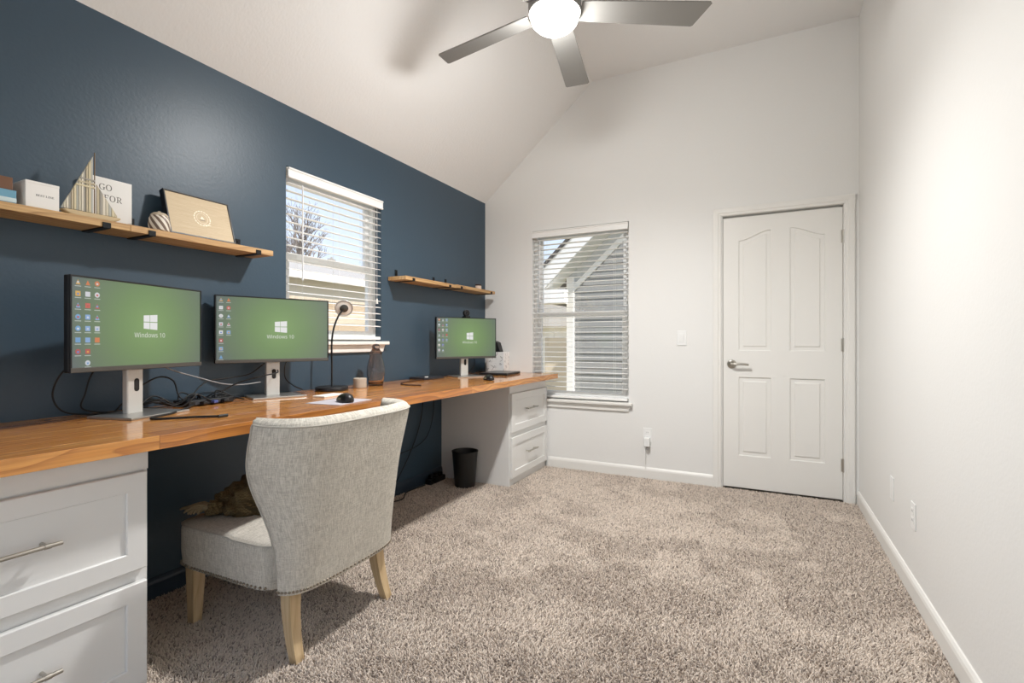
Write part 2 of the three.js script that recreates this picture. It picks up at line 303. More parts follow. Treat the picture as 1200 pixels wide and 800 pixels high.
// ---------------------------------------------------------------- door
{
  const w = 0.764, h = 2.025, x0 = (D1.x0 + D1.x1) / 2 - w / 2, o = structGroup('door_1', [x0, 0.006, FZ - 0.012], 0, 'white four panel door with arched upper panels');
  const panel = (a, b, c, d, rise, side) => { // outline from (a,c) to (b,d); the top climbs by rise towards one side
    const pts = [[a, c], [b, c]]; const N = 12;
    for (let k = 0; k <= N; k++) { const t = 1 - k / N, x = lerp(a, b, t); pts.push([x, d + rise * sm(0, 1, side > 0 ? t : 1 - t)]); }
    return pts;
  };
  const defs = [[0.112, 0.321, 1.03, 1.845, 0.065, 1], [0.447, 0.656, 1.03, 1.845, 0.065, -1], [0.112, 0.321, 0.245, 0.825, 0, 1], [0.447, 0.656, 0.245, 0.825, 0, 1]];
  const s = rectShape(0, w, 0, h); for (const p of defs) s.holes.push(new THREE.Path(panel(...p).map(([x, y]) => new THREE.Vector2(x, y))));
  mesh('slab', merge([at(extrude(s, 0.012, 0.005, 3), 0, 0, -0.012), bx(0.001, w - 0.001, 0.001, h - 0.001, -0.036, -0.008, 0.001)]), M.door, o);
  for (const [a, b, c, d, rise, side] of defs) mesh('panel', at(extrude(polyShape(panel(a + 0.026, b - 0.026, c + 0.026, d - 0.026, rise, side)), 0.014, 0.006, 3), 0, 0, -0.016), M.door, o);
  for (const y of [0.24, 1.07, 1.82]) mesh('hinge', merge([at(cyl(0.0065, 0.0065, 0.09, 12), w + 0.004, y, 0.006), at(cyl(0.0045, 0.0045, 0.1, 10), w + 0.004, y, 0.006), bx(w - 0.012, w + 0.02, y - 0.044, y + 0.044, -0.003, 0.0015, 0.001)]), M.nickel, o);
  const hy = 0.925, hx = 0.062;
  const hd = mesh('door_handle', at(lathe([[0, 0], [0.033, 0], [0.033, 0.006], [0.027, 0.011], [0.014, 0.013], [0.012, 0.04], [0.0, 0.042]], 32), hx, hy, 0, Math.PI / 2), M.nickel, o);
  mesh('lever', tube([[hx - 0.004, hy, 0.04], [hx + 0.02, hy, 0.046], [hx + 0.06, hy + 0.002, 0.047], [hx + 0.1, hy - 0.001, 0.044], [hx + 0.115, hy - 0.003, 0.042]], 0.0085, 24, 12), M.nickel, hd);
  mesh('latch_plate', bx(-0.002, 0.0015, hy - 0.03, hy + 0.03, -0.03, -0.006, 0.0005), M.nickel, o);
  // jamb and casing
  const jx0 = D1.x0, jx1 = D1.x1;
  const jm = structGroup('trim_1', [0, 0, FZ], 0, 'white moulded casing around the closed door');
  for (const [n, a, b] of [['jamb', jx0 - 0.0005, jx0 + 0.0025], ['jamb', jx1 - 0.0025, jx1 + 0.0005]]) mesh(n, bx(a, b, -0.01, D1.y1, -T, 0, 0.0005), M.trim, jm);
  mesh('door_stop', merge([bx(jx0, jx0 + 0.016, -0.01, D1.y1, -0.075, -0.051, 0.001), bx(jx1 - 0.016, jx1, -0.01, D1.y1, -0.075, -0.051, 0.001), bx(jx0, jx1, D1.y1 - 0.016, D1.y1, -0.075, -0.051, 0.001)]), M.trim, jm);
  const casing = (len) => { // profile x across the casing, y proud of the wall
    const sh = polyShape([[0, 0], [0, 0.008], [0.004, 0.011], [0.018, 0.012], [0.022, 0.016], [0.046, 0.017], [0.056, 0.015], [0.058, 0.011], [0.058, 0]]); return extrude(sh, len);
  };
  const cl = casing(D1.y1 + 0.06); cl.rotateX(-Math.PI / 2); // length along +y, proud along -z
  const L = cl.clone(); L.scale(-1, 1, -1); L.translate(jx0 - 0.006, -0.006, 0); const Rr = cl.clone(); Rr.scale(1, 1, -1); Rr.translate(jx1 + 0.006, -0.006, 0);
  const flip = (g) => { const n = g.index ? g.toNonIndexed() : g; const p = n.attributes.position.array; for (let i = 0; i < p.length; i += 9) for (let k = 0; k < 3; k++) { const t = p[i + 3 + k]; p[i + 3 + k] = p[i + 6 + k]; p[i + 6 + k] = t; } n.computeVertexNormals(); return n; };
  mesh('casing', L, M.trim, jm); mesh('casing', flip(Rr), M.trim, jm);
  const tp = casing(jx1 - jx0 + 0.128); tp.rotateX(-Math.PI / 2); tp.rotateZ(-Math.PI / 2); // length along +x
  tp.scale(1, -1, -1); tp.translate(jx0 - 0.064, D1.y1 + 0.002, 0); mesh('casing', tp, M.trim, jm);
}

// ---------------------------------------------------------------- cabinets and desk
function shaker(name, w, h, parent, x, y, pull, handleLen) { // face towards +z in local space
  const g = mesh(name, merge([at(ring(-w / 2, w / 2, -h / 2, h / 2, 0.056, 0.02, 0.0025), 0, 0, 0), bx(-w / 2 + 0.05, w / 2 - 0.05, -h / 2 + 0.05, h / 2 - 0.05, 0.001, 0.011, 0.001)]), M.cabinet, parent);
  g.position.set(x, y, 0);
  const hl = handleLen / 2, bar = at(cyl(0.006, 0.006, handleLen, 14), 0, 0, 0.045, 0, 0, Math.PI / 2), posts = [-1, 1].map((s) => at(cyl(0.005, 0.005, 0.034, 12), s * hl * 0.74, 0, 0.028, Math.PI / 2));
  const ends = [-1, 1].map((s) => at(cyl(0.0075, 0.0075, 0.014, 14), s * (hl - 0.03), 0, 0.045, 0, 0, Math.PI / 2));
  const hd = mesh('handle', merge([bar, ...posts, ...ends]), M.nickel, g); hd.position.set(0, pull, 0);
  return g;
}
const DT = 0.82, DU = 0.778, DF = -1.605, CF = -1.72;
function cabinet(label, z0, z1, hl) { // local x runs along -z of the world, front at local z = 0
  const w = z1 - z0, o = thing('drawer_cabinet', label, 'cabinet', [CF, -0.008, (z0 + z1) / 2], Math.PI / 2), d = CF - LX - 0.003;
  mesh('carcass', merge([bx(-w / 2, w / 2, 0, DU + 0.006, -d, -0.02, 0.002), bx(-w / 2 + 0.0004, w / 2 - 0.0004, 0.001, DU + 0.005, -0.024, -0.001, 0.002), bx(-w / 2 + 0.0004, w / 2 - 0.0004, 0.712, DU + 0.005, -0.0012, 0.004, 0.001)]), M.cabinet, o);
  shaker('drawer', w - 0.02, 0.296, o, 0, 0.56, 0.01, hl); shaker('drawer', w - 0.02, 0.31, o, 0, 0.217, 0.01, hl);
  return o;
}
cabinet('white two drawer cabinet under the desk beside the kneehole, away from the door wall', -0.867, -0.17, 0.24);
cabinet('white two drawer cabinet under the desk end by the white wall, beside the wastebasket', FZ + 0.02, -3.345, 0.19);

{
  const rows = 8, z0 = FZ + 0.004, z1 = -0.1, o = thing('office_desk', 'long glossy honey brown butcher block desk top along the navy wall', 'desk', [0, DU, 0]);
  const wd = (DF - (LX + 0.002)) / rows;
  for (let k = 0; k < rows; k++) {
    const xa = LX + 0.002 + k * wd, cuts = k === rows - 1 ? [z0, -2.62, -0.842, z1] : [z0, lerp(-3.4, -2.5, rnd()), lerp(-2.1, -1.2, rnd()), z1];
    if (rnd() < 0.4 && k < rows - 1) cuts.splice(2, 1);
    for (let c = 0; c < cuts.length - 1; c++) {
      const g = bx(xa + 0.00025, xa + wd - 0.00025, 0, DT - DU, cuts[c] + 0.0003, cuts[c + 1] - 0.0003, 0.0012);
      if (k === rows - 1) { /* the front row has the eased desk edge */ }
      grainUv(g, 'z', rr(0, 1), rr(0, 1));
      mesh('plank', g, M.desk[Math.floor(rnd() * 3.99)], o);
    }
  }
}

// ---------------------------------------------------------------- wall shelves
const SB = 1.527, ST = 1.553, SF = -2.186;
function shelf(label, z0, z1, brackets, dy = 0, tilt = 0) {
  const o = thing('wall_shelf', label, 'shelf', [LX, SB + dy, (z0 + z1) / 2]); const w = z1 - z0, d = SF - LX;
  mesh('board', grainUv(bx(0.003, d, 0, ST - SB, -w / 2, w / 2, 0.002), 'z', rr(0, 1), rr(0, 1)), M.pine[Math.floor(rnd() * 1.99)], o);
  for (const z of brackets) { const b = z - (z0 + z1) / 2; mesh('bracket', merge([bx(0.0, d + 0.003, -0.004, 0.0005, b - 0.013, b + 0.013, 0.0008), bx(d + 0.0, d + 0.004, -0.004, 0.017, b - 0.013, b + 0.013, 0.0008), bx(0.0, 0.004, -0.004, 0.085, b - 0.013, b + 0.013, 0.0008), at(cyl(0.005, 0.005, 0.005, 10), 0.005, 0.05, b, 0, 0, Math.PI / 2), at(cyl(0.005, 0.005, 0.005, 10), 0.005, 0.072, b, 0, 0, Math.PI / 2)]), M.blackMetal, o); }
}
shelf('pine wall shelf carrying the white box and the wooden sailboat', -1.0425, -0.2, [-0.964, -0.3]);
shelf('pine wall shelf carrying the framed picture and the striped jar', -1.67, -1.0435, [-1.118, -1.588]);
shelf('pine wall shelf past the navy wall window, with nothing on it', -3.334, -2.7, [-2.787, -3.24]);
shelf('pine wall shelf in the corner of the navy wall, carrying the little candle', -3.97, -3.337, [-3.407, -3.9], 0.004);

// ---------------------------------------------------------------- ceiling fan with light
{
  const o = thing('ceiling_fan', 'brushed nickel five blade ceiling fan with a round glowing light', 'ceiling fan', [FAN[0], 0.0, FAN[1]]);
  mesh('canopy', lathe([[0, CE], [0.07, CE], [0.068, CE - 0.03], [0.045, CE - 0.07], [0.02, CE - 0.08], [0, CE - 0.08]].reverse()), M.dullNickel, o);
  mesh('downrod', at(cyl(0.0125, 0.0125, 0.42, 16), 0, 3.05, 0), M.dullNickel, o);
  mesh('motor_housing', lathe([[0, 2.70], [0.1205, 2.70], [0.1205, 2.676], [0.127, 2.676], [0.128, 2.712], [0.126, 2.76], [0.118, 2.79], [0.085, 2.83], [0.03, 2.86], [0, 2.862]], 48), M.dullNickel, o);
  mesh('light_globe', lathe([[0, 2.6], [0.05, 2.603], [0.088, 2.614], [0.11, 2.636], [0.119, 2.665], [0.119, 2.699], [0, 2.7]], 48), new THREE.MeshStandardMaterial({ color: 0xffffff, roughness: 0.4, emissive: LAMP_COLOR, emissiveIntensity: 3 }), o);
  for (let k = 0; k < 5; k++) {
    const a = (172 - 71.5 * k) * Math.PI / 180;
    const bl = extrude(polyShape([[0.126, -0.055], [0.18, -0.06], [0.735, -0.07], [0.745, -0.06], [0.7, 0.066], [0.69, 0.072], [0.18, 0.06], [0.126, 0.055]]), 0.008, 0.002); bl.translate(0, 0, -0.004);
    bl.rotateX(-Math.PI / 2 - 0.22); uvm(bl);
    const b = mesh('blade', bl, M.dullNickel, o); b.position.y = 2.695; b.rotation.y = a;
    mesh('blade_iron', bx(0.122, 0.22, 0.004, 0.012, -0.02, 0.02, 0.003), M.dullNickel, b);
  }
  // the globe throws most light downwards, a little all round
  const l = new THREE.PointLight(LAMP_COLOR, LAMP_AROUND, 0, 2); l.position.set(FAN[0], 2.63, FAN[1]); l.castShadow = true; l.shadow.radius = 5; l.shadow.mapSize.set(2048, 2048); l.name = 'fan_lamp'; scene.add(l);
  const d = new THREE.SpotLight(LAMP_COLOR, LAMP_DOWN, 0, 1.42, 0.9, 2); d.position.set(FAN[0], 2.63, FAN[1]); d.target.position.set(FAN[0], 0, FAN[1]); d.castShadow = true; d.shadow.radius = 3; d.shadow.mapSize.set(2048, 2048); d.name = 'fan_lamp_down'; scene.add(d, d.target);
}

// ---------------------------------------------------------------- slipper chair (local: faces -x, centre of the seat at the origin)
{
  const o = thing('slipper_chair', 'grey tweed upholstered slipper chair with curved back and pale wooden legs', 'chair', [-1.72, -0.008, -1.42], 0.03);
  const Y0 = 0.238, Y1 = 0.852;
  const prof = (t) => { // by height: middle of the back, wing tip, half width
    const y = lerp(Y0, Y1, t);
    return { y, xm: lerp(0.285, 0.375, Math.pow(t, 1.2)), xw: 0.205 - 0.075 * Math.exp(-Math.pow((t - 0.68) / 0.25, 2)) - 0.02 * t + 0.012, hw: 0.252 + 0.072 * sm(0.1, 0.95, t) };
  };
  const mid = (s, t) => { const p = prof(t), a = Math.abs(s), w = Math.pow(a, 3.2); return V(lerp(p.xm, p.xw, w), p.y, Math.sign(s) * p.hw * Math.pow(Math.sin(Math.min(1, a) * Math.PI / 2), 0.9)); };
  const NS = 72, NT = 40, TH = 0.032, R = 0.034, pts = [], nrm = (s, t) => { const e = 0.004, a = mid(Math.max(-1, s - e), t), b = mid(Math.min(1, s + e), t), c = mid(s, Math.max(0, t - e)), d = mid(s, Math.min(1, t + e)); return b.sub(a).cross(d.sub(c)).normalize(); };
  const Ss = [], Ts = []; for (let i = 0; i <= NS; i++) { const u = i / NS; Ss.push(-Math.cos(u * Math.PI) * 0.55 + (u * 2 - 1) * 0.45); } for (let j = 0; j <= NT; j++) { const u = j / NT; Ts.push(0.5 * (u + sm(0, 1, u))); }
  const half = (s, t) => { const p = prof(t), de = (1 - Math.abs(s)) * 0.42, dt = (1 - t) * (Y1 - Y0), db = t * (Y1 - Y0); const f = (d) => d >= R ? 1 : Math.sqrt(Math.max(0, 1 - Math.pow(1 - d / R, 2))); return TH * Math.min(f(de), f(dt), 0.35 + 0.65 * f(db + 0.01)); };
  const surf = (sign) => { const P = [], U = [], I = [];
    for (let j = 0; j <= NT; j++) for (let i = 0; i <= NS; i++) { const s = Ss[i], t = Ts[j], m = mid(s, t).addScaledVector(nrm(s, t), sign * half(s, t) * (sign < 0 ? 1 : 1)); P.push(m.x, m.y, m.z); U.push(s * 0.36, m.y); }
    for (let j = 0; j < NT; j++) for (let i = 0; i < NS; i++) { const a = j * (NS + 1) + i, b = a + 1, c = a + NS + 1, d = c + 1; sign > 0 ? I.push(a, b, c, b, d, c) : I.push(a, c, b, b, c, d); }
    const g = new THREE.BufferGeometry(); g.setAttribute('position', new THREE.Float32BufferAttribute(P, 3)); g.setAttribute('uv', new THREE.Float32BufferAttribute(U, 2)); g.setIndex(I); g.computeVertexNormals(); return g; };
  mesh('backrest', merge([surf(1), surf(-1)]), M.fabric, o);
  // welt along the outer edge of the back
  const edge = []; const off = (s, t) => { const m = mid(s, t), n = nrm(s, t); const sg = mid(0, t).x < m.clone().addScaledVector(n, 0.01).x ? 1 : 1; return m.addScaledVector(n, half(s, t) * OUT + 0.002 * OUT); };
  const OUT = nrm(0, 0.5).x > 0 ? 1 : -1;
  for (let j = 2; j <= 20; j++) edge.push(off(-0.965, j / 20 * 0.965)); for (let i = 1; i < 40; i++) edge.push(off(-0.965 + 1.93 * i / 40, 0.965)); for (let j = 20; j >= 2; j--) edge.push(off(0.965, j / 20 * 0.965));
  mesh('welt', tube(edge, 0.0035, 200, 6), M.piping, o);
  // seat: crowned block with rounded corners
  const sx0 = -0.335, sx1 = 0.2, hz = 0.285;
  const seatG = (() => { const P = [], U = [], I = [], N = 96, rows = [[0.238, -0.004], [0.24, 0.0], [0.3, 0.004], [0.375, 0.004], [0.392, 0.0], [0.402, -0.012], [0.407, -0.05], [0.414, -0.11], [0.419, -0.18], [0.421, -0.26]];
    const outline = (k, inset) => { const a = k / N * Math.PI * 2, n = 9, c = Math.cos(a), s = Math.sin(a), hx = (sx1 - sx0) / 2 + inset, hzz = hz + inset * 1.0; const f = Math.pow(Math.pow(Math.abs(c), n) + Math.pow(Math.abs(s), n), -1 / n); return [(sx0 + sx1) / 2 + Math.max(0, hx) * c * f, Math.max(0, hzz) * s * f]; };
    rows.forEach(([y, ins]) => { for (let k = 0; k <= N; k++) { const [x, z] = outline(k, ins); P.push(x, y + (y < 0.25 ? 0 : 0.006 * (x < 0 ? 1 : 0)), z); U.push(y > 0.4 ? x : (Math.abs(x - (sx0 + sx1) / 2) / ((sx1 - sx0) / 2) > Math.abs(z) / hz ? z : x), y > 0.4 ? z : y); } });
    for (let r = 0; r < rows.length - 1; r++) for (let k = 0; k < N; k++) { const a = r * (N + 1) + k, b = a + 1, c = a + N + 1, d = c + 1; I.push(a, c, b, b, c, d); }
    const base = P.length / 3; P.push((sx0 + sx1) / 2, 0.238, 0); U.push(0, 0); for (let k = 0; k < N; k++) I.push(base, k, k + 1);
    const top = P.length / 3; P.push((sx0 + sx1) / 2, 0.423, 0); U.push(0, 0); const lr = (rows.length - 1) * (N + 1); for (let k = 0; k < N; k++) I.push(top, lr + k + 1, lr + k);
    const g = new THREE.BufferGeometry(); g.setAttribute('position', new THREE.Float32BufferAttribute(P, 3)); g.setAttribute('uv', new THREE.Float32BufferAttribute(U, 2)); g.setIndex(I); g.computeVertexNormals(); return { g, outline, N }; })();
  mesh('seat', seatG.g, M.fabric, o);
  const wl = []; for (let k = 0; k < 96; k++) { const [x, z] = seatG.outline(k, 0.001); wl.push(V(x, 0.394 + 0.005 * (x < 0 ? 1 : 0), z)); }
  mesh('welt', tube(wl, 0.0032, 220, 6, true), M.piping, o);
  // nailheads along the lower edge of seat and back
  const nails = [], ng = new THREE.SphereGeometry(0.0052, 7, 5);
  for (let k = 0; k < 96; k += 0.8) { const [x, z] = seatG.outline(k, 0.003); if (x > 0.17) continue; nails.push(at(ng.clone(), x, 0.249, z)); }
  for (let i = 0; i <= 46; i++) { const s = -0.97 + 1.94 * i / 46, m = mid(s, 0.02), n = nrm(s, 0.02); m.addScaledVector(n, half(s, 0.02) * OUT); nails.push(at(ng.clone(), m.x, 0.251, m.z)); }
  const nm = mesh('nailhead_trim', merge(nails), M.nail, o); nm.userData.kind = 'stuff'; nm.userData.label = 'row of small brass nailheads';
  // legs
  const legG = (topX, topZ, botX, botZ, bend, w0, w1) => { const N = 10, P = [], U = [], I = [], c = [[-1, -1], [1, -1], [1, 1], [-1, 1]];
    for (let k = 0; k <= N; k++) { const t = k / N, y = lerp(0.26, 0, t), cx = lerp(topX, botX, t) + bend * (t * t - t), cz = lerp(topZ, botZ, t), w = lerp(w0, w1, t) / 2; for (let q = 0; q < 4; q++) for (const e of [0, 1]) { const a = c[q], b = c[(q + 1) % 4], v = e ? b : a; P.push(cx + v[0] * w, y, cz + v[1] * w); U.push((q + e) * 0.05, y); } }
    for (let k = 0; k < N; k++) for (let q = 0; q < 4; q++) { const a = k * 8 + q * 2, b = a + 1; I.push(a, b, a + 8, b, b + 8, a + 8); }
    const e = N * 8; I.push(e, e + 2, e + 4, e, e + 4, e + 6);
    const g = new THREE.BufferGeometry(); g.setAttribute('position', new THREE.Float32BufferAttribute(P, 3)); g.setAttribute('uv', new THREE.Float32BufferAttribute(U, 2)); g.setIndex(I); g.computeVertexNormals(); return g; };
  for (const s of [-1, 1]) {
    mesh('leg', legG(-0.28, s * 0.235, -0.292, s * 0.232, 0, 0.052, 0.034), M.leg, o);
    mesh('leg', legG(0.225, s * 0.218, 0.275, s * 0.236, 0.05, 0.05, 0.034), M.leg, o);
  }
}

// ---------------------------------------------------------------- knitted throw on the chair seat
{
  const o = thing('knitted_throw', 'olive brown knitted throw with a tassel bunched on the chair seat', 'throw', [-1.875, 0.408, -1.405]);
  const knit = std(col(132, 120, 92), 0.95, 0, { map: tex(128, 128, (x, y) => { const v = 0.5 + 0.5 * Math.sin(x * 6.2832 * 12) * Math.sin(y * 6.2832 * 16 + Math.sin(x * 6.2832 * 12)); return mix3([150, 134, 106], [255, 246, 226], 0.6 * v + 0.4 * fbm(x * 16, y * 16, 16, 16, 2, 2)); }, true, [6, 6]), bumpMap: tex(128, 128, (x, y) => gray(128 + 120 * Math.sin(x * 6.2832 * 12) * Math.sin(y * 6.2832 * 16 + Math.sin(x * 6.2832 * 12))), false, [6, 6]), bumpScale: 0.003 });
  const lump = (cx, cz, rx, ry, rz, turn, s, y = 0) => { // folded soft body with a flat underside
    const g = new THREE.SphereGeometry(1, 56, 36), p = g.attributes.position;
    for (let i = 0; i < p.count; i++) {
      let x = p.getX(i), yy = p.getY(i), z = p.getZ(i);
      const f = 1 + 0.16 * Math.sin(7 * x + 3 * z + s) + 0.1 * Math.sin(11 * z - 5 * yy + s * 2) + 0.05 * Math.sin(19 * x + 13 * yy + s);
      x *= f; z *= f; yy = yy < 0 ? yy * 0.12 : yy * f; p.setXYZ(i, x * rx, yy * ry, z * rz);
    }
    const n = mergeVertices(g); n.computeVertexNormals(); uvm(n); return at(n, cx, y + 0.013, cz, 0, turn, 0);
  };
  mesh('folded_body', merge([lump(0.03, 0.02, 0.15, 0.13, 0.13, 0.4, 1), lump(-0.04, 0.1, 0.1, 0.075, 0.09, 0.2, 3)]), knit, o);
  const fr = []; for (let k = 0; k < 46; k++) { const a = rr(-0.9, 0.9), l = rr(0.06, 0.1), r0 = rr(0, 0.024), t = rr(0, 6.28); const bx0 = -0.05 + 0.3 * r0 * Math.cos(t), bz0 = 0.2 + r0 * Math.sin(t); fr.push(tube([[bx0, 0.04 + r0 * Math.cos(t), bz0], [bx0 - l * 0.4 + a * 0.015, 0.048 + rr(0, 0.01), bz0 + l * 0.3], [bx0 - l * 0.8 + a * 0.04, 0.022 + rr(0, 0.02), bz0 + l * 0.55]], 0.0045, 6, 5)); }
  const ts = mesh('tassel', merge(fr), std(col(146, 132, 104), 0.95), o); ts.userData.label = 'thick fringed tassel';
  mesh('tassel_knot', at(lump(0, 0, 0.028, 0.045, 0.03, 0, 5), -0.045, 0.008, 0.2), knit, o);
}

// ---------------------------------------------------------------- monitors
const iconCols = ['#d8dde8', '#d85a4a', '#e8b040', '#5a8fd8', '#e07a38', '#8ab4e8', '#f0f0f0', '#c04848', '#6fa8dc', '#e6e6ee'];
function screenTex(cols, s0) {
  return canvasTex(1024, 576, (c, w, h) => {
    const g = c.createRadialGradient(w * 0.54, h * 0.5, 20, w * 0.54, h * 0.5, w * 0.62);
    g.addColorStop(0, '#7ea85a'); g.addColorStop(0.35, '#6b9250'); g.addColorStop(0.75, '#5c7757'); g.addColorStop(1, '#52636a');
    c.fillStyle = g; c.fillRect(0, 0, w, h);
    // four pane emblem with a slight slant, then the wording
    c.fillStyle = '#ffffff'; const X = w * 0.545, Y = h * 0.465, q = 52;
    const pane = (a, b, d, e) => { const sk = (x) => 1 + 0.16 * (x - 0) / 2; c.beginPath(); c.moveTo(X + a * q, Y + b * q * sk(a)); c.lineTo(X + d * q, Y + b * q * sk(d)); c.lineTo(X + d * q, Y + e * q * sk(d)); c.lineTo(X + a * q, Y + e * q * sk(a)); c.fill(); };
    pane(-1.05, -1, -0.09, -0.05); pane(-0.03, -1, 1.15, -0.05); pane(-1.05, 0.05, -0.09, 1); pane(-0.03, 0.05, 1.15, 1);
    c.font = '47px sans-serif'; c.textAlign = 'center'; c.fillStyle = '#eef2ea'; c.fillText('Windows 10', X, Y + 112);
    for (let a = 0; a < cols.length; a++) for (let r = 0; r < cols[a]; r++) {
      const x = 20 + a * 62, y = 12 + r * 74; const k = Math.floor(hash(a, r, s0) * 300); c.fillStyle = iconCols[k % 10];
      if ((k + a) % 3 === 0) { c.beginPath(); c.arc(x + 18, y + 18, 17, 0, 7); c.fill(); } else if ((k + a) % 3 === 1) c.fillRect(x + 2, y + 2, 32, 32); else { c.beginPath(); c.moveTo(x + 4, y + 34); c.lineTo(x + 18, y + 2); c.lineTo(x + 34, y + 34); c.fill(); }
      c.fillStyle = iconCols[Math.floor(k / 7) % 10]; c.fillRect(x + 12, y + 14, 13, 12);
      c.fillStyle = 'rgba(235,238,240,0.75)'; c.fillRect(x - 2, y + 42, 40, 5);
    }
  });
}
function monitor(label, pos, turn, lift, t) {
  const o = thing('computer_monitor', label, 'monitor', pos, turn), w = 0.538, h = 0.324, y0 = lift, zf = 0.036;
  mesh('housing', merge([bx(-w / 2, w / 2, y0, y0 + h, zf - 0.026, zf - 0.004, 0.004), bx(-0.16, 0.16, y0 + 0.04, y0 + h - 0.06, zf - 0.046, zf - 0.02, 0.012)]), M.black, o);
  mesh('bezel', at(ring(-w / 2, w / 2, y0, y0 + h, 0.006, 0.008, 0.001, 0.017, 0.006), 0, 0, zf - 0.005), M.black, o);
  mesh('chin', bx(-w / 2 + 0.001, w / 2 - 0.001, y0 + 0.001, y0 + 0.0165, zf - 0.002, zf + 0.0038, 0.001), std(col(92, 90, 86), 0.4, 0.5), o);
  const sg = new THREE.PlaneGeometry(w - 0.012, h - 0.023); sg.translate(0, y0 + 0.017 + (h - 0.023) / 2, zf + 0.0006);
  mesh('screen', sg, std(new THREE.Color(0.01, 0.01, 0.01), 0.3, 0, { ior: 2.0, emissive: new THREE.Color(1, 1, 1), emissiveMap: t, emissiveIntensity: 0.62 }), o);
  mesh('stand_neck', merge([bx(-0.033, 0.033, 0.006, y0 + 0.16, -0.03, -0.004, 0.006)]), M.silverPlastic, o);
  const cap = new THREE.Shape(); cap.absarc(0, 0.012, 0.0095, 0, Math.PI); cap.absarc(0, -0.018, 0.0095, Math.PI, 2 * Math.PI); cap.closePath();
  mesh('cable_slot', at(extrude(cap, 0.0025), 0.004, 0.118, -0.0045), M.blackRough, o);
  mesh('stand_base', at(extrude(polyShape([[-0.125, -0.115], [0.125, -0.115], [0.112, 0.09], [-0.112, 0.09]]), 0.009, 0.002, 2), 0, 0.0095, 0, Math.PI / 2 * -1, 0, 0).translate(0, -0.0095, 0), M.silver, o);
  return o;
}
monitor('computer monitor with three columns of icons, standing closest to the shelf with the sailboat', [-2.13, DT, -1.036], 1.86, 0.176, screenTex([7, 8, 6], 1));
monitor('computer monitor with two columns of icons, partly in front of the navy wall window', [-2.225, DT, -1.7], 1.214, 0.176, screenTex([8, 5], 4));
monitor('computer monitor with a webcam on top, near the white wall', [-2.125, DT, -3.36], 1.06, 0.145, screenTex([7, 7, 5], 9));
{
  const o = thing('webcam', 'round black webcam clipped on top of a monitor', 'webcam', [-2.125 + 0.02, DT + 0.145 + 0.3245, -3.36 + 0.011], 1.06);
  mesh('clip', merge([bx(-0.022, 0.022, 0, 0.012, -0.03, 0.028, 0.004), bx(-0.02, 0.02, -0.03, 0.006, -0.042, -0.034, 0.003)]), M.black, o);
  mesh('body', at(lathe([[0, -0.016], [0.022, -0.016], [0.027, -0.01], [0.027, 0.01], [0.022, 0.016], [0, 0.016]], 28), 0, 0.036, 0, Math.PI / 2), M.black, o);
  mesh('lens', at(lathe([[0, 0.002], [0.008, 0.001], [0.011, -0.002], [0, -0.002]], 20), 0, 0.036, 0.0175, Math.PI / 2), std(col(8, 8, 12), 0.08), o);
}

// ---------------------------------------------------------------- small things on the desk
{ // gooseneck lamp, switched off
  const o = thing('desk_lamp', 'black gooseneck desk lamp with a round pale head in front of the window', 'lamp', [-2.2, DT, -2.06]);
  mesh('base', lathe([[0, 0], [0.088, 0], [0.09, 0.004], [0.09, 0.018], [0.085, 0.024], [0, 0.025]], 48), M.black, o);
  mesh('gooseneck', tube([[0, 0.02, 0], [0, 0.15, 0], [0, 0.28, -0.0], [0.004, 0.36, -0.012], [0.012, 0.43, -0.04], [0.02, 0.46, -0.062]], 0.0052, 50, 10), M.black, o);
  const hd = mesh('lamp_head', at(lathe([[0, 0.022], [0.02, 0.021], [0.04, 0.014], [0.051, 0.0], [0.051, -0.006], [0.047, -0.006], [0.044, 0.0], [0, 0.0]].reverse(), 40), 0, 0, 0), M.silverPlastic, o);
  hd.position.set(0.02, 0.475, -0.072); hd.quaternion.setFromUnitVectors(V(0, -1, 0), V(0.72, -0.42, 0.55).normalize());
  mesh('diffuser', at(lathe([[0, 0], [0.043, 0], [0.043, -0.003], [0, -0.004]].reverse(), 36), 0, -0.0005, 0), std(col(240, 238, 232), 0.5), hd);
  mesh('reflector_cap', at(lathe([[0, 0], [0.022, 0], [0.024, -0.004], [0, -0.008]].reverse(), 28), 0, -0.003, 0), std(col(70, 72, 70), 0.4), hd);
}
{ // smoked glass canister
  const o = thing('glass_canister', 'smoky brown glass jar with a narrow neck on the desk under the window', 'jar', [-2.19, DT, -2.41]);
  const g = std(new THREE.Color().setRGB(0.86, 0.8, 0.77), 0.04, 0, { transmission: 1, thickness: 0.004, ior: 1.45, attenuationColor: new THREE.Color().setRGB(0.72, 0.64, 0.6), attenuationDistance: 0.03 });
  mesh('glass_body', lathe([[0, 0.001], [0.042, 0.001], [0.046, 0.006], [0.048, 0.03], [0.056, 0.08], [0.055, 0.12], [0.046, 0.16], [0.038, 0.185], [0.037, 0.205], [0.033, 0.205], [0.034, 0.185], [0.042, 0.16], [0.051, 0.12], [0.052, 0.08], [0.044, 0.03], [0.04, 0.012], [0, 0.01]], 48), g, o);
  mesh('glass_stopper', lathe([[0, 0.206], [0.04, 0.206], [0.041, 0.212], [0.03, 0.22], [0.022, 0.235], [0.026, 0.25], [0.018, 0.262], [0, 0.265]], 40), g, o);
}
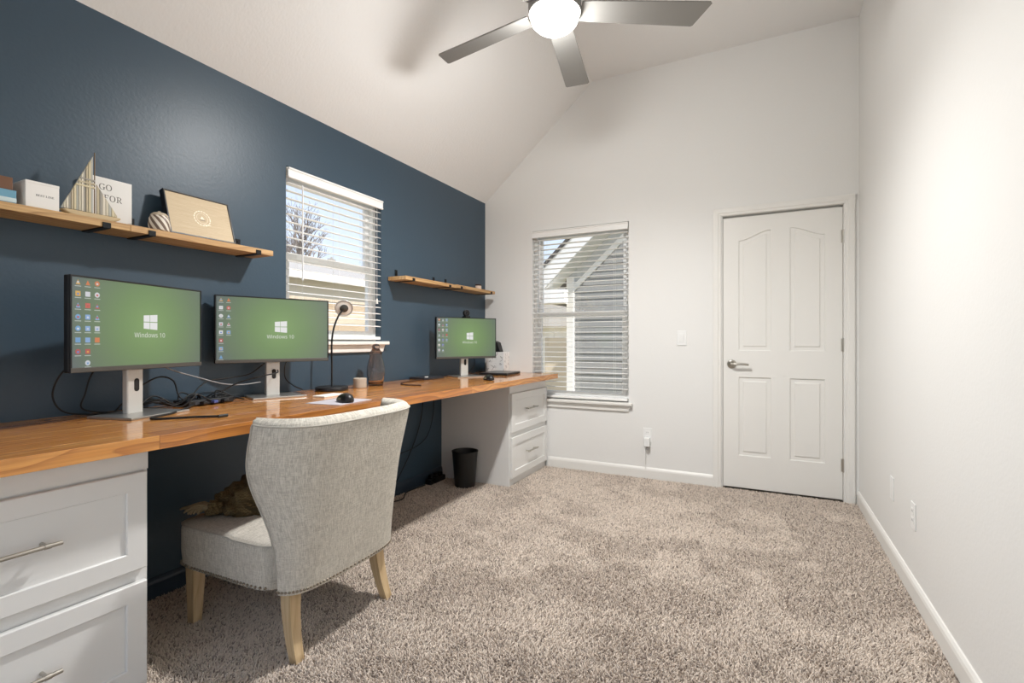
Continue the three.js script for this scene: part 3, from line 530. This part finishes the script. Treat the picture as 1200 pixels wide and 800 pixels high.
{
  const o = thing('candle', 'small greige ribbed candle pot on the desk beside the lamp', 'candle', [-2.17, DT, -2.25]);
  mesh('pot', lathe([[0, 0], [0.036, 0], [0.039, 0.003], [0.039, 0.03], [0.0375, 0.032], [0.039, 0.034], [0.039, 0.056], [0.036, 0.06], [0.034, 0.056], [0.034, 0.05], [0, 0.05]], 40), std(col(178, 166, 152), 0.55), o);
  mesh('wax', at(cyl(0.0335, 0.0335, 0.004, 30), 0, 0.052, 0), std(col(226, 216, 200), 0.5), o);
  mesh('wick', at(cyl(0.001, 0.001, 0.01, 6), 0, 0.058, 0), M.blackRough, o);
}
tag(mesh('mouse_pad', at(rbox(0.19, 0.003, 0.23, 0.0014), -1.755, DT + 0.0016, -1.69, 0, 0.12, 0), std(col(186, 182, 190), 0.7)), 'thin pale grey mouse pad under the black mouse', 'mouse pad');
function mouse(label, pos, turn) {
  const o = thing('computer_mouse', label, 'mouse', pos, turn), g = new THREE.SphereGeometry(1, 36, 24), p = g.attributes.position;
  for (let i = 0; i < p.count; i++) { const x = p.getX(i), y = p.getY(i), z = p.getZ(i), r = Math.pow(Math.pow(Math.abs(x), 2.6) + Math.pow(Math.abs(z), 2.6), -0.12) || 1; p.setXYZ(i, x * 0.033 * (1 - 0.12 * Math.cos(z * 3)), y > 0 ? Math.pow(y, 0.8) * 0.036 * (1 - 0.22 * z) : y * 0.004, z * 0.058); }
  g.computeVertexNormals(); g.translate(0, 0.0045, 0); mesh('shell', g, M.black, o);
  mesh('scroll_wheel', at(cyl(0.009, 0.009, 0.007, 18), 0, 0.026, 0.03, 0, 0, Math.PI / 2), M.rubber, o);
  mesh('thumb_accent', at(rbox(0.004, 0.01, 0.034, 0.0018), 0.0285, 0.016, 0.002, 0, 0.05, 0.3), std(col(120, 118, 92), 0.4), o);
  return o;
}
mouse('black computer mouse resting on the pale grey pad', [-1.71, DT + 0.0032, -1.68], 1.2 + Math.PI);
mouse('black computer mouse on bare wood near the webcam monitor', [-1.77, DT, -3.12], 1.0 + Math.PI);
tag(mesh('notepad', at(rbox(0.075, 0.008, 0.15, 0.002), -1.985, DT + 0.0042, -1.84, 0, 0.1, 0), M.paper), 'small white notepad lying behind the mouse pad', 'notepad');
{
  const o = thing('laptop', 'closed dark laptop lying on the desk in front of the marbled box', 'laptop', [-2.01, DT, -3.74], 0.12);
  mesh('base', bx(-0.125, 0.125, 0.001, 0.012, -0.17, 0.17, 0.004), M.black, o);
  mesh('lid', bx(-0.125, 0.125, 0.0125, 0.02, -0.17, 0.17, 0.003), std(col(62, 63, 66), 0.3, 0.6), o);
}
{
  const t = canvasTex(256, 256, (c, w, h) => { c.fillStyle = '#efeeec'; c.fillRect(0, 0, w, h); c.strokeStyle = 'rgba(120,118,120,0.75)'; let x = 0; for (let k = 0; k < 16; k++) { c.lineWidth = 1 + (k % 3) * 1.6; c.beginPath(); let px = (k * 53) % 256, py = (k * 97) % 256; c.moveTo(px, py); for (let q = 0; q < 6; q++) { px += 26 * Math.cos(k + q * 1.7); py += 20 * Math.sin(k * 2.1 + q) + 6; c.lineTo(px, py); } c.stroke(); } });
  const g = new RoundedBoxGeometry(0.18, 0.185, 0.11, 2, 0.003);
  tag(mesh('marbled_box', at(g, -2.165, DT + 0.0925, -3.985, 0, 0, 0), std(new THREE.Color(1, 1, 1), 0.5, 0, { map: t })), 'white box with grey marbled pattern in the desk corner behind the laptop', 'box');
  const wg = at(extrude(polyShape([[-0.05, 0], [0.05, 0], [0.022, 0.085], [-0.012, 0.1]]), 0.07, 0.003), -2.175, DT + 0.185, -4.02);
  tag(mesh('charging_stand', wg, M.black), 'small black wedge shaped stand on top of the marbled box', 'stand');
}
tag(mesh('notebook', at(rbox(0.15, 0.018, 0.22, 0.003), -2.245, DT + 0.009, -3.02, 0, -0.1, 0), std(col(40, 42, 48), 0.5)), 'dark slim notebook lying at the back of the desk beside the webcam monitor', 'notebook');
{
  const o = thing('docking_station', 'low black docking box among the tangled cables', 'dock', [-2.24, DT, -1.36], 0.1);
  mesh('body', bx(-0.05, 0.05, 0.001, 0.026, -0.11, 0.11, 0.005), M.black, o);
  mesh('port_strip', bx(0.0495, 0.051, 0.007, 0.019, -0.08, 0.08, 0.0006), std(col(70, 70, 74), 0.4), o);
  for (const z of [-0.05, 0, 0.05]) mesh('plug', bx(0.05, 0.075, 0.007, 0.019, z - 0.01, z + 0.01, 0.003), z ? M.rubber : std(col(74, 88, 150), 0.5), o);
}
// cables
const TANGLE = 'black cables tangled on the desk behind the monitors';
function cable(label, pts, r = 0.0032, mat = M.rubber, group, n = 60) { return tag(mesh('cable', tube(pts, r, n, 7), mat), label, 'cable', group); }
const CB = 'black cable lying in the low tangle around the docking box';
cable('black cable drooping from the monitor with three icon columns, the outer loop', [[-2.2, 1.06, -0.92], [-2.27, 0.98, -0.86], [-2.29, 0.9, -0.845], [-2.28, 0.845, -0.87], [-2.25, 0.826, -0.95], [-2.28, 0.826, -1.15]], 0.0032, M.rubber);
cable('black cable drooping from the monitor with three icon columns, the loop by its neck', [[-2.2, 1.05, -1.0], [-2.28, 0.98, -0.96], [-2.3, 0.9, -0.945], [-2.29, 0.85, -0.93], [-2.26, 0.826, -1.0], [-2.24, 0.828, -1.25]], 0.0032, M.rubber);
cable('black cable arching in a hump over the docking box', [[-2.25, 0.826, -1.02], [-2.27, 0.86, -1.06], [-2.28, 0.92, -1.13], [-2.28, 0.95, -1.2], [-2.28, 0.93, -1.25], [-2.27, 0.86, -1.27], [-2.24, 0.828, -1.3]], 0.0034, M.rubber);
cable('black cable swagging along the wall to the monitor with two icon columns', [[-2.21, 1.02, -1.72], [-2.27, 0.985, -1.68], [-2.29, 0.94, -1.62], [-2.29, 0.925, -1.5], [-2.29, 0.915, -1.4], [-2.28, 0.87, -1.34], [-2.27, 0.835, -1.31]], 0.0032, M.rubber);
cable('black cable threaded through the neck slot of the monitor with two icon columns', [[-2.2, 0.955, -1.705], [-2.18, 0.945, -1.69], [-2.2, 0.93, -1.62], [-2.26, 0.9, -1.53], [-2.28, 0.86, -1.46], [-2.26, 0.83, -1.4], [-2.22, 0.826, -1.3]], 0.0032, M.rubber);
cable('black cable dropping behind the monitor with two icon columns toward the lamp', [[-2.2, 1.02, -1.78], [-2.29, 0.97, -1.82], [-2.31, 0.9, -1.84], [-2.3, 0.86, -1.88], [-2.31, 0.83, -1.95]], 0.003, M.rubber);
for (let k = 0; k < 6; k++) { const pts = []; let z = -1.08; for (let q = 0; q < 7; q++) { pts.push([-2.24 + rr(-0.06, 0.06), DT + 0.006 + (q % 2) * rr(0.01, 0.045) + 0.002 * k, z]); z -= rr(0.05, 0.09); } cable(CB, pts, 0.0033, M.rubber, TANGLE); }
cable('pale grey cable sagging between the two adjoining monitors', [[-2.2, 1.03, -1.12], [-2.24, 0.985, -1.21], [-2.26, 0.94, -1.34], [-2.27, 0.9, -1.47], [-2.27, 0.89, -1.56], [-2.27, 0.895, -1.66]], 0.0028, M.grayCable);
cable('thick black cable end lying loose on the desk before a monitor base', [[-2.16, 0.832, -1.27], [-2.1, 0.828, -1.2], [-2.02, 0.825, -1.1], [-1.97, 0.8245, -1.005], [-1.935, 0.8245, -0.995], [-1.9, 0.8245, -1.03], [-1.85, 0.8245, -1.09], [-1.79, 0.825, -1.135]], 0.004, M.rubber);
tag(mesh('cable_plug', at(cyl(0.006, 0.0055, 0.035, 12), -1.777, 0.8265, -1.146, Math.PI / 2, -2.3 + Math.PI, 0), M.rubber), 'black plug at the tip of the loose cable on the desk', 'plug');
cable('dark brown cable bent back on itself on bare desk past the jar', [[-2.2, 0.825, -2.94], [-2.18, 0.8245, -2.75], [-2.15, 0.8245, -2.62], [-2.08, 0.8245, -2.53], [-2.0, 0.8245, -2.5], [-1.92, 0.8245, -2.52]], 0.004, std(col(60, 36, 24), 0.5));
tag(mesh('cable_plug', bx(-2.215, -2.195, DT + 0.0005, DT + 0.022, -2.975, -2.945, 0.004), M.paper), 'little white plug at the end of the dark brown cable', 'plug');
cable('black cable hanging behind the webcam monitor down to the desk', [[-2.16, 1.0, -3.42], [-2.12, 0.95, -3.5], [-2.13, 0.89, -3.5], [-2.19, 0.83, -3.47]], 0.003, M.rubber);
cable('black cable hanging down the navy wall under the desk', [[LX + 0.02, 0.76, -3.05], [LX + 0.015, 0.6, -3.08], [LX + 0.015, 0.42, -3.02], [LX + 0.02, 0.25, -2.9], [LX + 0.03, 0.1, -2.75], [LX + 0.06, 0.012, -2.62]], 0.0035, M.rubber);
cable('thin black cable looped across the navy wall under the desk', [[LX + 0.02, 0.76, -3.2], [LX + 0.015, 0.55, -3.22], [LX + 0.02, 0.36, -3.12], [LX + 0.03, 0.3, -2.8], [LX + 0.02, 0.36, -2.45]], 0.003, M.rubber);
cable('black cable lying along the carpet edge by the navy wall', [[LX + 0.06, 0.008, -2.3], [LX + 0.1, 0.008, -2.42], [LX + 0.06, 0.01, -2.55], [LX + 0.12, 0.01, -2.7], [LX + 0.05, 0.012, -2.85], [LX + 0.06, 0.012, -3.05]], 0.004, M.rubber);
{
  const o = thing('power_strip', 'black power strip on the carpet against the navy wall near the wastebasket', 'power strip', [LX + 0.05, -0.004, -3.2]);
  mesh('body', bx(-0.025, 0.025, 0, 0.04, -0.1, 0.1, 0.005), M.black, o);
  for (const z of [-0.06, 0.0, 0.06]) mesh('plug', bx(-0.014, 0.014, 0.0395, 0.07, z - 0.015, z + 0.015, 0.004), M.rubber, o);
}
{
  const o = thing('wastebasket', 'small black round wastebasket on the carpet beside the drawer cabinet', 'wastebasket', [-2.04, -0.008, -3.225]);
  mesh('bin', lathe([[0, 0.0], [0.074, 0.0], [0.077, 0.004], [0.098, 0.262], [0.102, 0.266], [0.102, 0.272], [0.097, 0.272], [0.093, 0.26], [0.073, 0.012], [0, 0.01]], 44), std(col(26, 25, 23), 0.5), o);
  mesh('liner', lathe([[0.0915, 0.25], [0.0725, 0.02], [0.0, 0.016]].reverse(), 40), std(col(36, 35, 34), 0.35), o);
}

// ---------------------------------------------------------------- things on the wall shelves
{
  const o = thing('book', 'thick brown leather book lying on the teal one on the shelf', 'book', [-2.265, ST + 0.046, -0.655]);
  mesh('pages', bx(-0.045, 0.043, 0.004, 0.039, -0.058, 0.058, 0.001), M.paper, o);
  mesh('cover', merge([bx(-0.048, 0.048, 0, 0.0035, -0.06, 0.06, 0.001), bx(-0.048, 0.048, 0.0395, 0.043, -0.06, 0.06, 0.001), bx(0.043, 0.048, 0.002, 0.041, -0.06, 0.06, 0.002), bx(-0.048, 0.048, 0.002, 0.041, -0.0605, -0.0565, 0.002)]), std(col(112, 74, 48), 0.5), o);
  const p = thing('book', 'pale teal book lying flat on the shelf under the brown one', 'book', [-2.26, ST, -0.655]);
  mesh('pages', bx(-0.05, 0.048, 0.004, 0.041, -0.064, 0.062, 0.001), M.paper, p);
  mesh('cover', merge([bx(-0.053, 0.053, 0, 0.0035, -0.066, 0.066, 0.001), bx(-0.053, 0.053, 0.042, 0.0455, -0.066, 0.066, 0.001), bx(0.048, 0.053, 0.002, 0.043, -0.066, 0.066, 0.002)]), std(col(108, 160, 184), 0.5), p);
  mesh('spine_band', bx(0.0525, 0.0535, 0.006, 0.02, -0.066, 0.066, 0.0004), std(col(206, 222, 224), 0.5), p);
}
function printPlane(w, h, draw, pw = 512) { const t = canvasTex(pw, Math.round(pw * h / w), draw); const g = new THREE.PlaneGeometry(w, h); return [g, std(new THREE.Color(1, 1, 1), 0.7, 0, { map: t })]; }
{
  const o = thing('white_box', 'plain white keepsake box with a line of small print on its front', 'box', [-2.262, ST, -0.789], Math.PI / 2);
  mesh('body', bx(-0.045, 0.045, 0, 0.085, -0.062, 0.052, 0.002), M.paper, o);
  mesh('lid_seam', bx(-0.0455, 0.0455, 0.0835, 0.093, -0.0625, 0.0525, 0.0018), M.paper, o);
  const [g, m] = printPlane(0.074, 0.03, (c, w, h) => { c.fillStyle = '#eeebe6'; c.fillRect(0, 0, w, h); c.fillStyle = '#4a4844'; c.font = 'bold 64px serif'; c.textAlign = 'center'; c.fillText('BEST LINE', w / 2, h * 0.62); });
  mesh('print', g.translate(0.006, 0.047, 0.0524), m, o);
}
{ // sailboat of driftwood slats
  const o = thing('model_sailboat', 'small wooden model sailboat with sails of pale driftwood slats', 'model boat', [-2.222, ST, -0.93], Math.PI / 2);
  const dw = [[206, 198, 178], [178, 178, 170], [212, 200, 168], [188, 176, 150], [160, 156, 146], [222, 214, 196]].map((c) => std(col(...c), 0.8));
  const hull = new THREE.Shape(); hull.moveTo(-0.088, 0.019); hull.quadraticCurveTo(-0.075, 0.0, -0.045, 0.0); hull.lineTo(0.05, 0.0); hull.quadraticCurveTo(0.082, 0.003, 0.092, 0.019); hull.closePath();
  mesh('hull', at(extrude(hull, 0.034, 0.006, 3), 0, 0, -0.017), std(col(198, 176, 138), 0.6), o);
  mesh('mast', at(cyl(0.0022, 0.0018, 0.235, 8), 0.012, 0.132, 0), std(col(120, 96, 66), 0.7), o);
  // main sail: vertical slats below, slanting crown above, and cross lashings
  const N = 13;
  for (let k = 0; k < N; k++) { const a = -0.088 + k * (0.095 / N), b = a + 0.095 / N - 0.0008, hgt = (x) => 0.024 + (x + 0.088) / 0.096 * 0.215; mesh('sail_slat', at(extrude(polyShape([[a, 0.024], [b, 0.024], [b, hgt(b)], [a, hgt(a)]]), 0.005 + 0.0015 * (k % 3), 0.0008), 0, 0, -0.003), dw[(k * 5 + 1) % 6], o); }
  for (let k = 0; k < 7; k++) { const a = 0.018 + k * 0.0095, b = a + 0.0088, hgt = (x) => 0.026 + (0.086 - x) / 0.07 * 0.11; mesh('sail_slat', at(extrude(polyShape([[a, 0.024], [b, 0.024], [b, hgt(b)], [a, hgt(a)]]), 0.005 + 0.001 * (k % 2), 0.0008), 0, 0, -0.003), dw[(k * 7 + 3) % 6], o); }
  for (let k = 0; k < 3; k++) { const y = 0.118 + k * 0.013, xa = -0.088 + (y - 0.024) / 0.215 * 0.096; mesh('lashing', bx(xa + 0.001, 0.012, y - 0.0032, y + 0.0032, -0.005, 0.0055, 0.001), dw[(k + 2) % 6], o); }
}
{
  const o = thing('standing_print', 'white print with large serif capitals standing on the shelf behind the sailboat', 'print', [LX + 0.03, ST + 0.0005, -1.033], Math.PI / 2);
  mesh('block', bx(-0.07, 0.07, 0, 0.188, -0.013, 0.013, 0.002), M.paper, o);
  const [g, m] = printPlane(0.138, 0.184, (c, w, h) => { c.fillStyle = '#efece7'; c.fillRect(0, 0, w, h); c.fillStyle = '#56524c'; c.font = '118px serif'; c.fillText('GO', 90, 170); c.fillText('FOR', 150, 320); });
  mesh('print', g.translate(0, 0.094, 0.0134), m, o);
}
{
  const o = thing('striped_jar', 'little round jar with diagonal white and brown stripes on the shelf', 'jar', [-2.224, ST, -1.165]);
  const t = tex(256, 128, (x, y) => { const s = (x * 9 + y * 3.2) % 1; return s < 0.52 ? [226, 218, 204] : [112, 92, 78]; });
  mesh('body', lathe([[0, 0], [0.033, 0], [0.037, 0.005], [0.038, 0.03], [0.036, 0.052], [0.03, 0.064]], 40), std(new THREE.Color(1, 1, 1), 0.45, 0, { map: t }), o);
  mesh('lid', lathe([[0.03, 0.0635], [0.031, 0.068], [0.022, 0.076], [0.006, 0.079], [0.005, 0.084], [0, 0.085]], 32), std(col(186, 172, 150), 0.5), o);
}
{ // deep framed wooden picture leaning on the wall
  const o = thing('framed_picture', 'framed pale wood picture with a round pale emblem leaning against the navy wall', 'picture', [-2.232, ST + 0.001, -1.357], Math.PI / 2);
  const tl = new THREE.Group(); tl.rotation.x = -0.3; // leaning piece
  const w = 0.29, h = 0.205;
  const lean = (g) => at(g, 0, 0, 0, -0.3, 0, 0).translate(0, 0.012 * Math.sin(0.3) + 0.003, 0);
  mesh('frame', lean(ring(-w / 2, w / 2, 0, h, 0.007, 0.03, 0.0015).translate(0, 0, -0.026)), M.black, o);
  const wt = canvasTex(768, 540, (c, W, H) => {
    c.fillStyle = '#c6b190'; c.fillRect(0, 0, W, H);
    for (let k = 0; k < 900; k++) { const y = hash(k, 1, 5) * H, x = hash(k, 2, 5) * W; c.fillStyle = hash(k, 3, 5) > 0.5 ? 'rgba(150,120,84,0.16)' : 'rgba(236,220,190,0.16)'; c.fillRect(x, y, 60 + 160 * hash(k, 4, 5), 1 + 2 * hash(k, 5, 5)); }
    c.strokeStyle = '#efe4cf'; c.lineWidth = 13; c.setLineDash([26, 9]); c.beginPath(); c.arc(W * 0.52, H * 0.52, 98, 0, 7); c.stroke(); c.setLineDash([]); c.lineWidth = 4; c.beginPath(); c.arc(W * 0.52, H * 0.52, 68, 0, 7); c.stroke();
    c.fillStyle = '#9b8a72'; c.fillRect(W * 0.52 - 34, H * 0.55, 68, 18); c.fillStyle = '#f1e8d6'; c.beginPath(); c.moveTo(W * 0.52 - 26, H * 0.54); c.lineTo(W * 0.52, H * 0.46); c.lineTo(W * 0.52 + 26, H * 0.54); c.fill(); c.fillRect(W * 0.52 + 6, H * 0.66, 90, 7);
  });
  const pg = new THREE.PlaneGeometry(w - 0.012, h - 0.012); pg.translate(0, h / 2, 0.001);
  mesh('backing', lean(bx(-w / 2 + 0.004, w / 2 - 0.004, 0.004, h - 0.004, -0.02, 0.0, 0.001)), M.blackRough, o);
  mesh('panel', lean(pg), std(new THREE.Color(1, 1, 1), 0.6, 0, { map: wt }), o);
}
{
  const o = thing('candle', 'little cream candle with a dark lid on the corner shelf', 'candle', [-2.25, ST + 0.004, -3.78]);
  mesh('pot', lathe([[0, 0], [0.025, 0], [0.027, 0.003], [0.027, 0.036], [0, 0.037]], 28), std(col(214, 190, 172), 0.6), o);
  mesh('lid', lathe([[0, 0.037], [0.0275, 0.037], [0.0275, 0.048], [0.025, 0.05], [0, 0.05]], 28), std(col(66, 44, 40), 0.5), o);
}

// ---------------------------------------------------------------- wall plates
{
  const o = thing('light_switch', 'white rocker light switch between the window and the door', 'switch', [-0.567, 1.127, FZ]);
  mesh('plate', bx(-0.036, 0.036, -0.059, 0.059, 0, 0.006, 0.003), M.vinyl, o);
  mesh('rocker', at(rbox(0.034, 0.067, 0.008, 0.002), 0, 0, 0.006, 0.06), M.vinyl, o);
}
function outlet(label, pos, turn) {
  const o = thing('wall_outlet', label, 'outlet', pos, turn);
  mesh('plate', bx(-0.035, 0.035, -0.057, 0.057, 0, 0.005, 0.0025), M.vinyl, o);
  for (const y of [-0.02, 0.02]) { const r = mesh('receptacle', bx(-0.016, 0.016, y - 0.014, y + 0.014, 0.004, 0.0065, 0.002), M.vinyl, o); mesh('slot', merge([bx(-0.007, -0.005, y - 0.003, y + 0.006, 0.006, 0.0068, 0.0003), bx(0.005, 0.007, y - 0.003, y + 0.006, 0.006, 0.0068, 0.0003)]), M.blackRough, r); }
  return o;
}
outlet('white wall outlet behind the plug in adapter under the light switch', [-0.831, 0.345, FZ], 0);
{
  const o = thing('power_adapter', 'white plug in adapter with a grey tip hanging from the wall outlet', 'adapter', [-0.831, 0.318, FZ]);
  mesh('body', bx(-0.022, 0.022, -0.062, 0.01, 0.007, 0.045, 0.005), M.vinyl, o);
  mesh('connector', bx(-0.004, 0.012, -0.092, -0.06, 0.016, 0.032, 0.003), std(col(150, 148, 146), 0.5), o);
  mesh('cord', tube([[-0.01, -0.06, 0.024], [-0.014, -0.12, 0.02], [-0.016, -0.2, 0.02], [-0.014, -0.235, 0.026]], 0.0025, 20, 7), M.vinyl, o);
}
outlet('white wall outlet low on the plain side wall', [RX, 0.345, -2.7], -Math.PI / 2);
{
  const o = thing('blank_plate', 'white cable plate low on the side wall toward the door', 'wall plate', [RX, 0.36, -3.097], -Math.PI / 2);
  mesh('plate', bx(-0.035, 0.035, -0.057, 0.057, 0, 0.005, 0.0025), M.vinyl, o);
  for (const y of [-0.042, 0.042]) mesh('screw', at(cyl(0.003, 0.003, 0.001, 10), 0, y, 0.0052, Math.PI / 2), M.trim, o);
}

// ---------------------------------------------------------------- outdoors
struct('ground', bx(-40, 20, -0.75, -0.6, -60, 30, 0.001), std(new THREE.Color(1, 1, 1), 0.95, 0, { map: tex(256, 256, (x, y) => mix3([128, 124, 88], [168, 156, 118], fbm(x * 32, y * 32, 32, 32, 9, 4)), true, [0.25, 0.25]) }), 'dry winter lawn outside');
struct('pavement', bx(-4.5, 3, -0.62, -0.2, BZ + T + 0.02, 7.5, 0.01), std(new THREE.Color(1, 1, 1), 0.9, 0, { map: tex(256, 256, (x, y) => mix3([196, 192, 184], [222, 219, 212], fbm(x * 24, y * 24, 24, 24, 19, 4)), true, [0.5, 0.5]) }), 'pale concrete patio outside the sliding door');
{ // board fence seen through the window in the navy wall
  const o = thing('board_fence', 'tan horizontal board fence beyond the navy wall window', 'fence', [-5.6, -0.6, -5]);
  const ft = woodTex(91, [206, 194, 174], [190, 174, 152], [150, 134, 112], 0.5, 1, 128, 512), fm = [std(new THREE.Color(1, 1, 1), 0.8, 0, { map: ft }), std(col(236, 226, 214), 0.8, 0, { map: ft })];
  for (let k = 0; k < 15; k++) for (let s = 0; s < 3; s++) { const g = grainUv(bx(-0.012, 0.012, k * 0.15 + 0.02, k * 0.15 + 0.158, -4 + s * 2.7, -4 + s * 2.7 + 2.69, 0.003), 'z', rr(0, 1), rr(0, 1)); mesh('board', g, fm[(k + s) % 2], o); }
  for (let s = 0; s < 4; s++) mesh('post', bx(-0.1, -0.012, 0, 2.35, -4.045 + s * 2.7, -3.955 + s * 2.7, 0.004), fm[0], o);
  mesh('cap_rail', bx(-0.11, 0.03, 2.27, 2.31, -4.05, 4.1, 0.004), fm[0], o);
}
{ // pale house behind the fence
  const o = thing('neighbour_house', 'cream sided house rising behind the board fence', 'house', [-10.5, -0.6, -8]);
  const sd = std(col(222, 214, 200), 0.8), rf = std(col(150, 146, 142), 0.9);
  mesh('wall', bx(-3, -0.02, 0, 3.4, -5, 5, 0.005), sd, o);
  for (let k = 0; k < 17; k++) mesh('siding_board', at(rbox(0.02, 0.205, 10, 0.002), 0, 0.1 + k * 0.2, 0, 0, 0, 0.06), sd, o);
  const g = extrude(polyShape([[0.4, 3.3], [0.4, 3.42], [-1.5, 4.0], [-3.4, 3.42], [-3.4, 3.3]]), 10.8); g.translate(0, 0, -5.4); mesh('roof', g, rf, o);
  mesh('fascia', bx(0.4, 0.43, 3.27, 3.44, -5.4, 5.4, 0.004), M.trim, o);
}
{ // bare tree
  const o = thing('bare_tree', 'leafless winter tree behind the cream house', 'tree', [-16, -0.6, -13]);
  const br = [], tw = [], bark = std(col(120, 108, 100), 0.9);
  const grow = (p, d, len, r, dep) => { const q = p.clone().addScaledVector(d, len), mid = p.clone().lerp(q, 0.5).add(V(rr(-0.08, 0.08), rr(-0.05, 0.05), rr(-0.08, 0.08)).multiplyScalar(len)); (dep > 3 ? tw : br).push(tube([p, mid, q], r, 3, dep > 3 ? 3 : 5)); if (dep >= 6) return; const n = dep < 2 ? 4 : 3; for (let k = 0; k < n; k++) { const nd = d.clone().add(V(rr(-0.8, 0.8), rr(-0.2, 0.5), rr(-0.8, 0.8))).normalize(); grow(q.clone().lerp(p, rr(0, 0.3)), nd, len * rr(0.6, 0.85), r * 0.6, dep + 1); } };
  mesh('trunk', tube([[0, 0, 0], [0.05, 1.2, 0.03], [0, 2.2, 0]], 0.16, 10, 8), bark, o);
  grow(V(0, 2.1, 0), V(0, 1, 0), 1.5, 0.1, 0); mesh('limbs', merge(br), bark, o); mesh('twigs', merge(tw), bark, o);
}
{ // grey sided house with a white raked gable, seen through the window in the white wall
  const o = thing('gabled_house', 'grey sided house with white gable trim outside the white wall window', 'house', [0, -0.6, -8]);
  const G = std(col(150, 150, 148), 0.75), GL = std(col(206, 206, 203), 0.75), Wt = std(col(246, 244, 240), 0.6), dk = std(col(84, 80, 76), 0.9);
  const P = (y) => y + 0.6, sl = 0.93; // rake: y over x
  const rake = (x) => P(2.18 + (x + 3.385) * sl);
  mesh('wall', (() => { const g = extrude(polyShape([[-2.93, 0], [1.5, 0], [1.5, rake(1.5) - 0.7], [-2.93, rake(-2.93) - 0.55]]), 0.1); g.translate(0, 0, -0.14); return g; })(), G, o);
  for (let k = 0; k < 42; k++) { const y = k * 0.115, xa = Math.max(-2.9, -3.385 + (y + 0.75 - P(2.18)) / sl); if (xa > 0.9) break; mesh('siding_board', at(rbox(1.2 - xa, 0.12, 0.014, 0.002), (1.2 + xa) / 2, y + 0.06, -0.03, -0.1), G, o); }
  mesh('corner_board', bx(-3.0, -2.87, 0, rake(-2.9) - 0.45, -0.16, 0.02, 0.004), Wt, o);
  const band = (off0, off1, xa, xb, z0, z1, mat, name) => { const g = extrude(polyShape([[xa, rake(xa) - off1], [xb, rake(xb) - off1], [xb, rake(xb) - off0], [xa, rake(xa) - off0]]), z1 - z0); g.translate(0, 0, z0); mesh(name, g, mat, o); };
  band(-0.06, 0.0, -3.75, 0.8, -4.5, 0.5, dk, 'roof');
  band(0.0, 0.34, -3.75, 0.8, 0.42, 0.46, Wt, 'rake_board');
  band(0.34, 0.36, -3.6, 0.8, -0.05, 0.43, GL, 'soffit');
  band(0.58, 0.70, -3.0, 0.8, -0.04, 0.0, Wt, 'frieze_board');
  band(0.3, 0.62, -3.0, 0.8, -0.1, -0.04, GL, 'gable_panel');
  mesh('eave_return', bx(-3.75, -2.87, P(1.72), P(1.95), 0.3, 0.46, 0.004), Wt, o);
}
{ // sunlit shed wall further off
  const o = thing('garden_shed', 'cream garden shed beyond the white wall window', 'shed', [-5.2, -0.6, -12.5]);
  const c = std(col(248, 242, 230), 0.8);
  mesh('wall', bx(-1.6, 1.6, 0, 2.15, -1.5, 0, 0.01), c, o);
  for (let k = 0; k < 9; k++) mesh('wall_board', bx(-1.6 + k * 0.356, -1.6 + k * 0.356 + 0.34, 0, 2.14, 0, 0.02, 0.004), c, o);
  const g = extrude(polyShape([[-1.8, 2.1], [1.8, 2.1], [1.8, 2.2], [0, 2.9], [-1.8, 2.2]]), 2); g.translate(0, 0, -1.7); mesh('roof', g, std(col(206, 198, 188), 0.9), o);
  mesh('shed_door', bx(-0.1, 0.7, 0.05, 1.8, 0.02, 0.05, 0.005), std(col(222, 206, 182), 0.8), o);
  mesh('shed_window', bx(-1.1, -0.5, 0.9, 1.5, 0.02, 0.04, 0.004), std(col(110, 116, 120), 0.2), o);
}

renderer.render(scene, camera);
